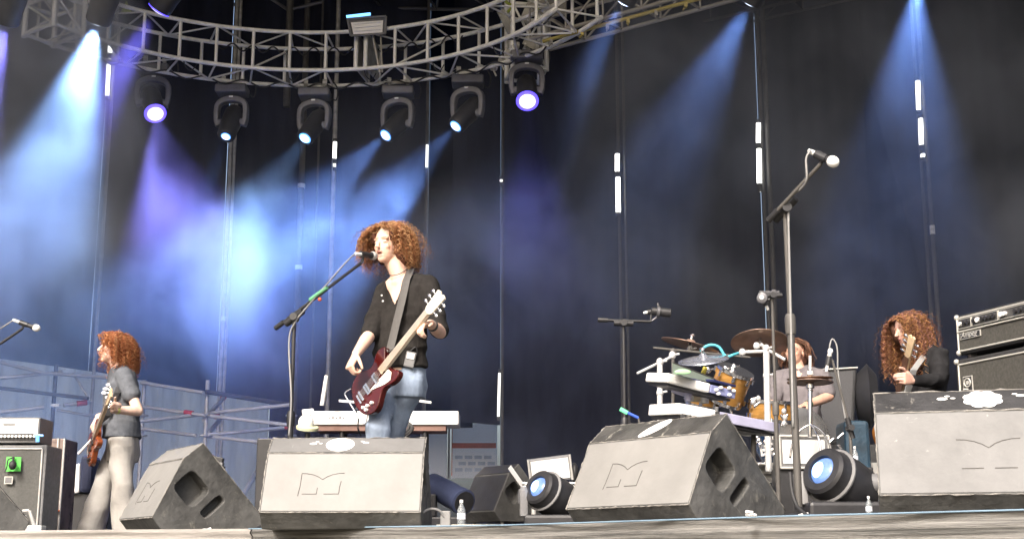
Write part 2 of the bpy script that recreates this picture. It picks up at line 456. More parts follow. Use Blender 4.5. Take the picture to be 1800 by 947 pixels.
# tarpaulin walls beyond the short drops
cloth('tarpaulin', 'pale grey tarpaulin wall hanging in folds behind the scaffold rails', -9.4, xcl(470, 780, 21.4), FL, 4.7, 21.4, m_greycloth, seed=13, amp=0.12, wl=0.5, grp='tarpaulins closing the stage below the curtains', cat='tarpaulin')
cloth('tarpaulin', 'dark tarpaulin behind the white keyboard stand', xcl(470, 780, 21.4) + .01, xcl(742, 780, 21.4), FL, 4.6, 21.4, mat('dark_tarpaulin', (0.06, 0.063, 0.075), .8), seed=14, amp=0.06, wl=0.5, grp='tarpaulins closing the stage below the curtains', cat='tarpaulin')
# banner in the gap
Yb = 20.4
t = thing('banner', 'white banner with an orange stripe behind the small monitor', 'banner', P(800, 830, Yb))
b = MB(); b.box2(P(738, 840, Yb), P(786, 748, Yb) + Vector((0, .02, 0))); b.build('banner_panel', m_banner, t)
b = MB(); b.box2(P(793, 840, Yb), P(874, 744, Yb) + Vector((0, .02, 0))); bp_ = b.build('banner_panel', m_banner, t)
m_orange = mat('orange_print', (0.75, 0.17, 0.05), .6)
b = MB(); b.box2(P(795, 787, Yb - .004), P(872, 778, Yb - .004) + Vector((0, .003, 0))); b.box2(P(793.5, 835, Yb - .004), P(795.5, 748, Yb - .004) + Vector((0, .003, 0))); b.build('orange_stripe', m_orange, t)
b = MB()
for k, yy in enumerate((800, 811, 822)):
    for q in range(4):
        x0 = 800 + q * 17 + (k % 2) * 6
        b.box2(P(x0, yy + 6, Yb - .004), P(x0 + 13, yy, Yb - .004) + Vector((0, .003, 0)))
b.build('pale_blue_print', mat('pale_blue_print', (0.55, 0.62, 0.72), .7), t)
b = MB(); b.box2(P(787, 840, Yb - .05), P(791, 745, Yb - .05) + Vector((0, .04, 0))); b.build('upright', m_pole, t)

# ---------------------------------------------------------------- scaffold poles standing up the back
def pole(px, py, Y, r, label, z0=FL, z1=10.9, bands=(), m=None):
    px += 3
    x = xcl(px, py, Y); t = thing('scaffold_pole', label, 'scaffold pole', (x, Y, z0), 'upright scaffold poles along the back curtains')
    b = MB().tube((x, Y, z0), (x, Y, z1), r, r, 12); b.build('tube', m or m_pole, t, smooth='auto')
    for (bp, m2) in bands:
        z = zY(bp, Y); b = MB().tube((x, Y, z - .03), (x, Y, z + .03), r * 1.25, r * 1.25, 12); b.build('clamp', m2, t, smooth='auto')
    b = MB().box((x, Y, z0 + .006), (.15, .15, .012)); b.build('foot_plate', m_pole, t)
    return t
for k in range(0):
    pass
pole(168, 560, 18.75, .026, 'pale pole at the far left beside two glow strips in place of daylight gaps', bands=[(450, m_alu)], m=m_galv)
pole(389, 560, 18.75, .027, 'left tube of the pair beside the left guitarist', bands=[(560, m_alu)], m=m_galv)
pole(396, 560, 18.72, .022, 'right tube of the pair beside the left guitarist', m=m_galv)
pole(522, 470, 18.7, .042, 'thick dark pole with two pale bands left of the singer', bands=[(327, m_white), (470, m_white)])
pole(552, 420, 18.8, .016, 'thin dark pole between the banded pole and the bright one')
pole(579, 470, 18.72, .032, 'bright pole just left of the lead singer', m=m_galv)
pole(746, 400, 18.75, .026, 'pole above the lead singer head, under the dim glow strip in place of a daylight gap')
pole(880, 500, 18.75, .024, 'slim pole at the middle of the stage', m=m_pole)
pole(1089, 560, 18.75, .024, 'left tube of the pair behind the horizontal microphone boom')
pole(1100, 560, 18.75, .020, 'right tube of the pair behind the horizontal microphone boom')
pole(1346, 500, 18.75, .026, 'left tube of the pair above the drummer')
pole(1357, 500, 18.70, .034, 'right tube of the pair above the drummer')
pole(1629, 480, 18.75, .024, 'left tube of the pair beside the bassist', m=m_pole)
pole(1641, 480, 18.70, .030, 'right tube of the pair beside the bassist', bands=[(400, m_alu), (408, m_alu)])

# ---------------------------------------------------------------- glowing strips added in place of daylight gaps in the curtains
m_gapglow = glow('gap_daylight_glow', (1.0, 1.0, .95), 3.2)  # emission stands in for bright sky showing between the curtains
def gap_glow_strip(px1, py1, px2, py2, Y, r, label, m=None):
    a, b_ = P(px1, py1, Y), P(px2, py2, Y); b_.x = a.x + (b_.x - a.x); t = thing('gap_glow_strip', label, 'glow strip', b_, 'glow strips in place of daylight gaps along the back poles')
    b = MB().capsule(a - Vector((0, 0, r)), r, b_ + Vector((0, 0, r)), r, 12, 3); b.build('tube', m or m_gapglow, t, smooth=True)
    for q in (a, b_): b = MB().tube(q - Vector((0, 0, .025)), q + Vector((0, 0, .025)), r * 1.12, n=12); b.build('end_cap', m_pole, t)  # end caps made up along with the strip
YT = 18.62
m_gapdim = glow('dim_gap_daylight_glow', (1.0, .98, .90), 1.1)
gap_glow_strip(194, 79, 193, 97, YT, .032, 'short upper glow strip in place of a daylight gap on the leftmost pole')
gap_glow_strip(192, 101, 188, 172, YT, .030, 'long glow strip in place of a daylight gap on the leftmost pole under the truss corner')
gap_glow_strip(589, 247, 588, 282, YT, .026, 'upper glow strip in place of a daylight gap on the bright pole left of the singer')
gap_glow_strip(588, 285, 588, 297, YT, .020, 'tiny lower glow strip in place of a daylight gap on the bright pole left of the singer', m_gapdim)
gap_glow_strip(751, 252, 750, 298, YT, .018, 'dim glow strip in place of a daylight gap above the singer head', m_gapdim)
gap_glow_strip(881, 313, 881, 323, YT, .020, 'tiny pale glow strip in place of a daylight gap on the slim pole at mid stage', m_gapdim)
gap_glow_strip(878, 652, 876, 735, YT, .018, 'dim low glow strip in place of a daylight gap on the slim pole above the banner', m_gapdim)
gap_glow_strip(1085, 268, 1085, 305, YT, .032, 'upper of two glow strips in place of daylight gaps above the flat microphone boom')
gap_glow_strip(1086, 309, 1087, 377, YT, .034, 'lower longer of two glow strips in place of daylight gaps above the flat microphone boom')
gap_glow_strip(1333, 214, 1333, 255, YT, .032, 'upper glow strip in place of a daylight gap on the pole pair above the drummer')
gap_glow_strip(1334, 259, 1335, 326, YT, .035, 'long lower glow strip in place of a daylight gap on the pole pair above the drummer')
gap_glow_strip(1336, 330, 1336, 334, YT, .030, 'stubby bottom glow strip in place of a daylight gap on the pole pair above the drummer')
gap_glow_strip(1613, 140, 1615, 197, YT, .032, 'uppermost of three glow strips in place of daylight gaps on the right pole pair')
gap_glow_strip(1618, 206, 1620, 258, YT, .032, 'middle glow strip of three in place of daylight gaps on the right pole pair')
gap_glow_strip(1622, 268, 1622, 280, YT, .030, 'short lowest glow strip of three in place of daylight gaps on the right pole pair')
# ---------------------------------------------------------------- low scaffold at the left
def rail(parent, pts, r=.024, name='rail', m=None, red=()):
    for a, b_ in zip(pts[:-1], pts[1:]): bar(name, P(*a), P(*b_), r, m or m_galv, parent)
    for (q, Y) in red:
        c = P(q[0], q[1], Y); d = (P(*pts[1]) - P(*pts[0])).normalized()
        bar('coupler', c - d * .06, c + d * .06, r * 1.35, m_red, parent)
t = thing('scaffold', 'galvanised scaffold with criss-cross rails and red couplers left of the singer', 'scaffold', (P(362, 800, 17.5).x, 17.5, FL))
for (px, Y) in ((362, 17.0), (512, 17.6), (250, 17.4)):
    x = P(px, 740, Y).x; bar('standard', (x, Y, FL), (x, Y, zY(668, Y)), .026, m_galv, t)
    for zz in (zY(730, Y), zY(765, Y)):
        b = MB().lathe([(.03, -.012), (.075, -.010), (.075, .010), (.03, .012)], (x, Y, zz)); b.build('rosette', m_galv, t)
rail(t, [(248, 672, 17.3), (358, 690, 16.9)]); rail(t, [(362, 688, 16.9), (514, 712, 17.7)], .03, m=m_pole)
rail(t, [(240, 713, 17.3), (362, 730, 16.9)], red=[((332, 725), 17.0)]); rail(t, [(362, 730, 17.0), (512, 747, 16.6)])
rail(t, [(240, 741, 16.6), (362, 727, 17.1)]); rail(t, [(362, 726, 17.1), (512, 711, 16.7)])
rail(t, [(240, 752, 17.3), (345, 765, 17.0)]); rail(t, [(363, 766, 17.0), (475, 779, 16.5)])
rail(t, [(365, 764, 16.9), (512, 750, 17.4)], red=[((507, 750), 17.38)])
rail(t, [(358, 738, 17.0), (398, 693, 18.3)], .028, 'brace', red=[((393, 698), 18.15)])
rail(t, [(366, 762, 17.0), (388, 735, 17.8)], .03, 'brace', red=[((380, 729), 17.5)])
rail(t, [(418, 885, 17.0), (468, 800, 18.6)], .034, 'brace')
t2 = thing('scaffold', 'hazy scaffold rails and arched braces behind the left amplifier', 'scaffold', (P(90, 800, 17.5).x, 17.5, FL))
for (px, Y) in ((92, 17.2), (-20, 17.4)):
    x = P(px, 740, Y).x; bar('standard', (x, Y, FL), (x, Y, zY(640, Y)), .026, m_pole, t2)
rail(t2, [(-30, 629, 17.3), (75, 655, 17.0)]); rail(t2, [(75, 655, 17.0), (235, 667, 17.6)])
rail(t2, [(-30, 667, 17.1), (110, 653, 17.4)]); rail(t2, [(-30, 678, 17.2), (155, 700, 17.0)], m=m_pole)
rail(t2, [(-20, 727, 16.8), (78, 715, 17.0)], .026, red=()); rail(t2, [(112, 712, 17.0), (160, 706, 17.2)], .026, red=[((144, 708), 17.1)])
rail(t2, [(128, 655, 17.3), (156, 700, 17.3)], .016, 'brace'); rail(t2, [(100, 720, 17.2), (168, 732, 17.4)], .018)
b = MB().box(P(98, 712, 16.95), (.10, .06, .035)); b.build('tag_plate', m_white, t2)
for q in range(3):
    pass
# ================================================================ OVERHEAD RIG
RC = Vector((-2.48, 12.85, 0)); RI, RO, ZB, ZT = 3.25, 3.82, 7.5, 8.0
def ring(a, r, z): return Vector((RC.x + r * math.cos(R(a)), RC.y + r * math.sin(R(a)), z))
t = thing('curved_truss', 'curved aluminium box truss sweeping across above the singer', 'truss', ring(84, 3.5, 7.7))
A0, A1 = 24, 143
for (r, z) in ((RI, ZT), (RI, ZB), (RO, ZT), (RO, ZB)):
    b = MB(); b.path([ring(A0 + (A1 - A0) * k / 60, r, z) for k in range(61)], .027, 8); b.build('chord', m_alu, t, smooth=True)
NS = 15
for k in range(NS + 1):
    a = A0 + (A1 - A0) * k / NS
    if k == 7: continue
    bar('upright', ring(a, RI, ZB), ring(a, RI, ZT), .021, m_alu, t, 8)
    bar('upright', ring(a + 1.5, RO, ZB), ring(a + 1.5, RO, ZT), .021, m_alu, t, 8)
    bar('cross_bar', ring(a, RI, ZT), ring(a, RO, ZT), .013, m_alu, t, 6)
    bar('cross_bar', ring(a, RI, ZB), ring(a, RO, ZB), .013, m_alu, t, 6)
    if k < NS:
        a2 = a + (A1 - A0) / NS
        p, q = ((RI, RO) if k % 2 else (RO, RI))
        bar('diagonal', ring(a, p, ZT), ring(a2, q, ZT), .013, m_alu, t, 6)
        bar('diagonal', ring(a, q, ZB), ring(a2, p, ZB), .013, m_alu, t, 6)
        if k % 4 == 1: bar('diagonal', ring(a, RO, ZT), ring(a2, RI, ZB), .013, m_alu, t, 6)
# the joint where two sections are bolted
for da in (-1.1, 1.1):
    a = A0 + (A1 - A0) * 7 / NS + da
    for r in (RI, RO): bar('upright', ring(a, r, ZB - .02), ring(a, r, ZT + .02), .028, m_alu, t, 8)
    a_ = R(a); u = Vector((math.cos(a_), math.sin(a_), 0)); w = Vector((-u.y, u.x, 0)) * .012
    b = MB(); b.loft([(ring(a, RI + .03, ZB + .25), w, Vector((0, 0, .24)), .1), (ring(a, RO - .03, ZB + .25), w, Vector((0, 0, .24)), .1)], 12); b.build('end_plate', m_galv, t)
# power and data cables tied along the truss, sagging between the uprights
for (rr_, z_, sg, a_0, a_1) in ((RI + .08, ZB + .05, .05, 28, 140), (RO - .05, ZB + .02, .08, 40, 132), (RO - .10, ZT - .02, .10, 60, 110)):
    b = MB(); pts_ = []
    for k in range(97):
        a = a_0 + (a_1 - a_0) * k / 96; pts_.append(ring(a, rr_ + .015 * math.sin(k * .7), z_ - sg * abs(math.sin(k * .41 + rr_)) ** 2))
    b.path(pts_, .011, 6); b.build('cable_loom', m_cable, t, smooth=True)
for a in (47, 63, 79, 96, 118, 131):
    b = MB(); p_ = ring(a, RI + .05, ZB + .02); b.path(curve_pts([p_, p_ + Vector((.03, 0, -.10)), p_ + Vector((.09, .05, -.13)), p_ + Vector((.14, .12, -.02))], 5), .007, 6); b.build('hanging_cable', m_cable, t, smooth=True)
# corner block at the right
def lattice_block(t, c, sx, sy, z0, z1, m, yaw=0):
    Rm = Matrix.Rotation(yaw, 3, 'Z'); cs = []
    for ax in (-1, 1):
        for ay in (-1, 1):
            q = Vector(c) + Rm @ Vector((ax * sx / 2, ay * sy / 2, 0)); cs.append(q)
            bar('upright', (q.x, q.y, z0), (q.x, q.y, z1), .032, m, t)
    for (i, j) in ((0, 1), (1, 3), (3, 2), (2, 0)):
        for z in (z0 + .04, (z0 + z1) / 2, z1 - .04):
            bar('cross_bar', (cs[i].x, cs[i].y, z), (cs[j].x, cs[j].y, z), .024, m, t)
        bar('diagonal', (cs[i].x, cs[i].y, z0 + .04), (cs[j].x, cs[j].y, (z0 + z1) / 2), .016, m, t)
        bar('diagonal', (cs[j].x, cs[j].y, (z0 + z1) / 2), (cs[i].x, cs[i].y, z1 - .04), .016, m, t)
    return cs
cj = PZ(925, 60, 7.95); cj.z = 0
t = thing('truss_corner', 'bulky steel corner block where the curved and straight trusses meet', 'truss corner', (cj.x, cj.y, 7.4))
cs = lattice_block(t, cj, .42, .5, 7.38, 9.1, m_alu, .15)
m_plate = mat('grey_gusset_plate', (0.30, 0.29, 0.26), .55, .3, var=.3)
for (px, py, w, h, rz, dy) in ((938, 78, .26, .12, .5, -.3), (893, 45, .10, .42, -.5, -.28), (912, 100, .34, .10, .35, -.25), (930, 18, .12, .34, .45, -.3), (972, 12, .30, .20, .1, .1)):
    c = P(px, py, cj.y + dy); rot = Matrix.Rotation(rz, 3, 'Y') @ Matrix.Rotation(.3, 3, 'X')
    b = MB().box(c, (w, .02, h), rot); b.build('gusset_plate', m_plate, t, bevel=.004)
    b = MB()
    for sx in (-1, 1):
        for sz in (-1, 1): b.tube(c + rot @ Vector((sx * w * .35, -.012, sz * h * .35)), c + rot @ Vector((sx * w * .35, -.03, sz * h * .35)), .014, n=6)
    b.build('bolt', m_galv, t)
m_strap = mat('green_yellow_strap', (0.35, 0.42, 0.08), .7)
for (px, py) in ((888, 2), (934, 6)):
    b = MB(); c = P(px, py, cj.y - .3)
    b.path(curve_pts([c + Vector((-.05, 0, .15)), c, c + Vector((.08, 0, -.07)), c + Vector((.03, .02, -.14))], 5), .018, 6); b.build('sling', m_strap, t)
# clamps and hardware clutter at the joint
for k, (px, py, s) in enumerate([(868, 118, .05), (882, 108, .045), (905, 96, .05), (925, 90, .05), (942, 84, .045), (955, 80, .03)]):
    c = P(px, py, cj.y + .2)
    b = MB(); b.lathe([(s * .5, -.03), (s, -.03), (s, .03), (s * .5, .03)], c, Vector((.8, .5, .1))); b.tube(c + Vector((0, 0, -s)), c + Vector((.03, 0, -s - .07)), .012); b.build('clamp', m_galv, t)
cl = ring(144.5, 3.5, 0)
t = thing('truss_corner', 'small open corner block at the left end of the curved truss', 'truss corner', (cl.x, cl.y, 7.45))
lattice_block(t, cl, .40, .56, 7.45, 8.25, m_alu, R(54))
b = MB(); c = PZ(222, 16, 8.2); b.prism([(-.06, -.05), (.07, -.05), (0, .10)], c, (1, 0, 0), (0, 0, 1), .02); b.build('pulley_plate', m_strap, t)

# straight trusses
def straight_truss(name, label, A, B, w, h, m, r=.025, step=.5, group=None, extra=None):
    A = Vector(A); B = Vector(B); d = (B - A); L = d.length; d.normalize(); s = d.cross(Vector((0, 0, 1))).normalized(); up = s.cross(d).normalized()
    t = thing(name, label, 'truss', A, group)
    co = [(-w / 2, 0), (w / 2, 0), (-w / 2, h), (w / 2, h)]
    for (a, b_) in co: bar('chord', A + s * a + up * b_, B + s * a + up * b_, r, m, t)
    n = int(L / step)
    for k in range(n + 1):
        q = A + d * (L * k / n); q2 = A + d * (L * min(k + 1, n) / n)
        for a in (-w / 2, w / 2):
            bar('upright', q + s * a, q + s * a + up * h, r * .6, m, t, 6)
            if k < n:
                lo, hi = (0, h) if k % 2 else (h, 0)
                bar('diagonal', q + s * a + up * lo, q2 + s * a + up * hi, r * .6, m, t, 6)
        bar('cross_bar', q - s * w / 2, q + s * w / 2, r * .6, m, t, 6)
        bar('cross_bar', q - s * w / 2 + up * h, q + s * w / 2 + up * h, r * .6, m, t, 6)
    return t, A, d, L, s, up
m_dullalu = mat('dull_aluminium', (0.36, 0.34, 0.31), 0.5, 0.4, var=0.25, scale=9)
A = PZ(950, 66, 7.62); B = PZ(1190, 0, 7.62); d_ = (B - A).normalized(); B = A + d_ * 5.2
tt, A_, d_, L_, s_, up_ = straight_truss('box_truss', 'dull straight truss with a yellow pipe running up to the right of the corner block', A + Vector((0, .22, 0)), B + Vector((0, .22, 0)), .42, .42, m_dullalu)
m_yell = mat('yellowed_pipe', (0.45, 0.36, 0.10), .5, .2)
A2 = PZ(955, 73, 7.5); B2 = A2 + d_ * 5.2
bar('pipe', A2, B2, .022, m_yell, tt)
for k in range(13):
    q = A2 + d_ * (.15 + k * .37 + rng.uniform(-.1, .1))
    b = MB().box(q + Vector((0, 0, -.035)), (.035, .05, .05)); b.tube(q + Vector((0, 0, -.05)), q + Vector((rng.uniform(-.04, .04), 0, -.09)), .009, n=6); b.build('clamp', m_yell if k % 2 else m_dullalu, tt)
A = PZ(1000, 102, 9.35); B = PZ(1360, 20, 9.35)
straight_truss('box_truss', 'dark truss half lost against the curtains above the right microphone stand', A, A + (B - A) * 2.4, .4, .45, m_darkalu, .022, .6)
A = PZ(380, -2, 9.9); B = PZ(860, 8, 9.4)
straight_truss('box_truss', 'dark truss behind the floodlight at the top of the stage', A, A + (B - A) * 1.0, .45, .5, m_darkalu, .028, .8)
t = thing('hanging_pole', 'grey pole rising behind the curved truss at top centre', 'pole', (P(438, 30, 17.8).x, 17.8, 7.9))
b = MB().tube((P(509, 40, 17.8).x, 17.8, 7.6), (P(509, 40, 17.8).x, 17.8, 10.9), .05); b.build('tube', m_pole, t, smooth='auto')
b = MB(); c = P(509, 18, 17.8); b.path([c + Vector((-.45, 0, .3)), c + Vector((-.02, 0, 0)), c + Vector((.45, 0, .12))], .025); b.build('yoke_brace', m_darkalu, t)

# ---------------------------------------------------------------- floodlight on the truss
c = P(646, 47, 15.9)
t = thing('floodlight', 'rectangular floodlight with a pale reflector clamped on the curved truss', 'floodlight', c)
rot = Matrix.Rotation(R(-4), 3, 'Y') @ Matrix.Rotation(R(18), 3, 'X')
def loc(v): return c + rot @ Vector(v)
fr = [(-.215, -.10), (.215, -.10), (.24, .11), (-.24, .11)]
b = MB(); b.prism(fr, loc((0, .0, 0)), rot @ Vector((1, 0, 0)), rot @ Vector((0, 0, 1)), -.16); b.build('housing', m_darkalu, t, bevel=.008)
b = MB()
for (p, q) in zip(fr, fr[1:] + fr[:1]): b.tube(loc((p[0], -.012, p[1])), loc((q[0], -.012, q[1])), .014)
b.build('bezel', m_grey, t)
b = MB(); b.prism([(-.18, -.085), (.18, -.085), (.20, .06), (-.20, .06)], loc((0, -.012, 0)), rot @ Vector((1, 0, 0)), rot @ Vector((0, 0, 1)), .01); b.build('reflector', mat('pleated_reflector', (0.85, 0.83, 0.82), .35, .1, var=.1), t)
for k in range(3):
    bar('lamp_tube', loc((-.17, -.03, -.05 + k * .045)), loc((.17, -.03, -.045 + k * .045)), .008, m_white, t)
b = MB(); b.tube(loc((-.25, -.01, .135)), loc((.05, -.01, .15)), .018); b.build('blue_tube', glow('blue_glow', (0.15, 0.45, 1.0), 1.6), t)
bar('bracket', loc((.05, .08, -.1)), P(668, 128, 16.0), .016, m_dullalu, t); bar('bracket', loc((.15, .08, -.1)), P(672, 128, 16.0), .012, m_dullalu, t)

# ---------------------------------------------------------------- moving head lamps
def glow_col(kind): return {'cyan': (0.36, 0.60, 1.0), 'blue': (0.25, 0.44, 1.0), 'violet': (0.34, 0.30, 1.0), 'purple': (0.22, 0.18, 1.0)}[kind]
LAMPS = []
m_yoke = mat('grey_yoke', (0.135, 0.135, 0.15), .5, .1)
def moving_head(px, py, Y, aim, kind, label, r_lens=.065, power=0, cone=16, s=1.0, root_z=None, lens_gain=14, blend=.75, trussed=True, bright=True):
    """px,py: where the lens shows; aim: point the lamp is turned to"""
    lens = P(px, py, Y)
    D = (Vector(aim) - lens).normalized()
    piv = lens - D * (.26 * s)
    top = Vector((piv.x, piv.y, piv.z + .52 * s))
    t = thing('moving_head_lamp', label, 'stage lamp', top, 'moving head stage lamps hung overhead')
    b = MB(); b.box2(top + Vector((-.20 * s, -.14 * s, -.15 * s)), top + Vector((.20 * s, .14 * s, -.04 * s))); b.build('base', m_yoke, t, bevel=.02)
    for sx in (-1, 1):
        b = MB(); b.tube(top + Vector((sx * .12 * s, 0, -.04 * s)), top + Vector((sx * .12 * s, 0, .05)), .016); b.lathe([(.030, -.025), (.045, -.025), (.045, .025), (.030, .025)], top + Vector((sx * .12 * s, 0, .06)), Vector((1, .2, 0)), 12); b.build('clamp', m_galv, t)
    b = MB(); b.path(curve_pts([top + Vector((.17, .1, -.09)), top + Vector((.26, .1, -.14)), top + Vector((.28, .06, .0)), top + Vector((.20, .03, .12))], 6), .009, 6); b.build('power_cable', m_cable, t, smooth=True)
    b = MB(); b.path(curve_pts([top + Vector((-.15, -.08, -.04)), top + Vector((-.19, -.05, .03)), top + Vector((-.10, 0, .10))], 5), .004, 5); b.build('safety_wire', m_galv, t, smooth=True)
    # yoke: an inverted U
    yaw = math.atan2(D.x, -D.y) if abs(D.x) + abs(D.y) > .2 else 0
    yaw = max(-.6, min(.6, yaw * .35))
    ux = Vector((math.cos(yaw), math.sin(yaw), 0)); uy = Vector((-ux.y, ux.x, 0))
    arc = []
    for k in range(13):
        th = math.pi * k / 12; rr_ = .19 * s
        arc.append(piv + ux * (rr_ * math.cos(th)) + Vector((0, 0, .14 * s + .17 * s * math.sin(th) ** .6)))
    arc = [piv + ux * .165 * s + Vector((0, 0, -.05 * s)), piv + ux * .185 * s + Vector((0, 0, .02 * s))] + arc + [piv - ux * .185 * s + Vector((0, 0, .02 * s)), piv - ux * .165 * s + Vector((0, 0, -.05 * s))]
    b = MB(); ws = [.030 + .012 * math.sin(math.pi * k / (len(arc) - 1)) for k in range(len(arc))]
    rings = []
    for k, q in enumerate(arc):
        dd = (arc[min(k + 1, len(arc) - 1)] - arc[max(k - 1, 0)]).normalized(); nn = dd.cross(uy).normalized()
        rings.append((q, uy * .055 * s, nn * ws[k] * s, .5))
    b.loft(rings, 12); b.build('yoke', m_yoke, t, smooth='auto')
    a, u, v = frame_from(D)
    b = MB(); b.lathe([(.05 * s, -.24 * s), (.10 * s, -.23 * s), (.125 * s, -.17 * s), (.13 * s, .02 * s), (.118 * s, .12 * s), (.118 * s, .235 * s), (.105 * s, .262 * s), (r_lens + .012, .262 * s), (r_lens + .01, .245 * s)], piv, D, 24)
    hd = b.build('head', m_black, t, smooth='auto')
    for sx in (-1, 1): b = MB().tube(piv + ux * sx * .11 * s, piv + ux * sx * .17 * s, .05 * s, n=14); b.build('pivot', m_yoke, t)
    b = MB(); b.ell(lens + D * .004, (r_lens, r_lens, .02), (u, v, a), 20, 8); b.build('lens', glow('lens_' + kind + ('' if lens_gain > 8 else '_dim'), tuple(c * .45 + .55 for c in glow_col(kind)), 1.15 if kind in ('violet', 'purple') else 2.2), t, smooth=True)
    rc = {'cyan': (.08, .35, 1.0), 'blue': (.08, .30, 1.0), 'violet': (.10, .06, 1.0), 'purple': (.08, .05, 1.0)}[kind]
    b = MB(); b.lathe([(r_lens * 1.02, 0), (r_lens * 1.30, -.006), (r_lens * 1.30, .004), (r_lens * 1.02, .012)], lens - D * .004, D, 24); b.build('lens_halo', glow('ring_' + kind, rc, 1.5), t, smooth='auto')  # glowing ring added as the coloured halo round the lens
    b = MB(); q = piv + Vector((0, 0, .33 * s)) - uy * .055; b.box(q, (.05, .012, .02)); b.build('badge', m_white, t)
    if power:
        l = bpy.data.lights.new('beam', 'SPOT'); l.energy = power; l.color = glow_col(kind); l.spot_size = R(cone); l.spot_blend = blend; l.shadow_soft_size = .05
        lo = bpy.data.objects.new('beam', l); COL.objects.link(lo)
        q = lens + D * .05
        lo.matrix_world = Matrix.Translation(q) @ (-D).to_track_quat('Z', 'Y').to_matrix().to_4x4()
        LAMPS.append(lo)
    return t, top
YB = 16.45
PW = 2.0
moving_head(172, 40, 11.8, P(85, 330, 12.6), 'cyan', 'overhead lamp throwing the brightest beam down at the far left', power=1500 * PW, cone=42)
moving_head(12, 40, 11.8, P(-60, 330, 12.8), 'violet', 'overhead lamp at the top left corner, dim violet beam', power=900 * PW, cone=24)
moving_head(279, 18, 12.2, P(150, 220, 12.7), 'purple', 'overhead lamp glowing purple beside the left truss corner', r_lens=.085, power=400 * PW, cone=30)
moving_head(273, 200, YB - .25, P(330, 430, 14.7), 'violet', 'wide round violet lamp at the left end of the curved truss', r_lens=.105, power=1150 * PW, cone=34)
moving_head(397, 240, YB, P(330, 420, 15.6), 'blue', 'small lamp with a tiny spark of light, second on the curved truss', r_lens=.05, power=350 * PW, cone=20)
moving_head(536, 243, YB, P(400, 430, 15.4), 'cyan', 'third lamp from the left hanging under the curved truss', power=650 * PW, cone=36)
moving_head(678, 238, YB - .1, P(480, 420, 15.3), 'blue', 'fourth lamp under the curved truss, right of the bright pole', power=1700 * PW, cone=34)
moving_head(801, 222, YB - .35, P(590, 440, 15.2), 'blue', 'fifth lamp under the curved truss, up and right of the singer', power=2000 * PW, cone=32)
moving_head(927, 178, YB - .9, P(940, 430, 13.6), 'purple', 'big round violet lamp under the steel corner block', r_lens=.105, power=300 * PW, cone=22)
moving_head(1096, 5, 13.2, P(930, 300, 14.2), 'blue', 'top edge lamp on the straight truss, throwing a faint beam left', power=300 * PW, cone=34)
moving_head(1318, 5, 12.2, P(1130, 360, 13.6), 'blue', 'top edge lamp right of the straight truss, above the right microphone', power=330 * PW, cone=40)
moving_head(1612, -32, 11.8, P(1590, 300, 13.0), 'blue', 'lamp just above the frame lighting the smoke at the upper right', power=480 * PW, cone=46)

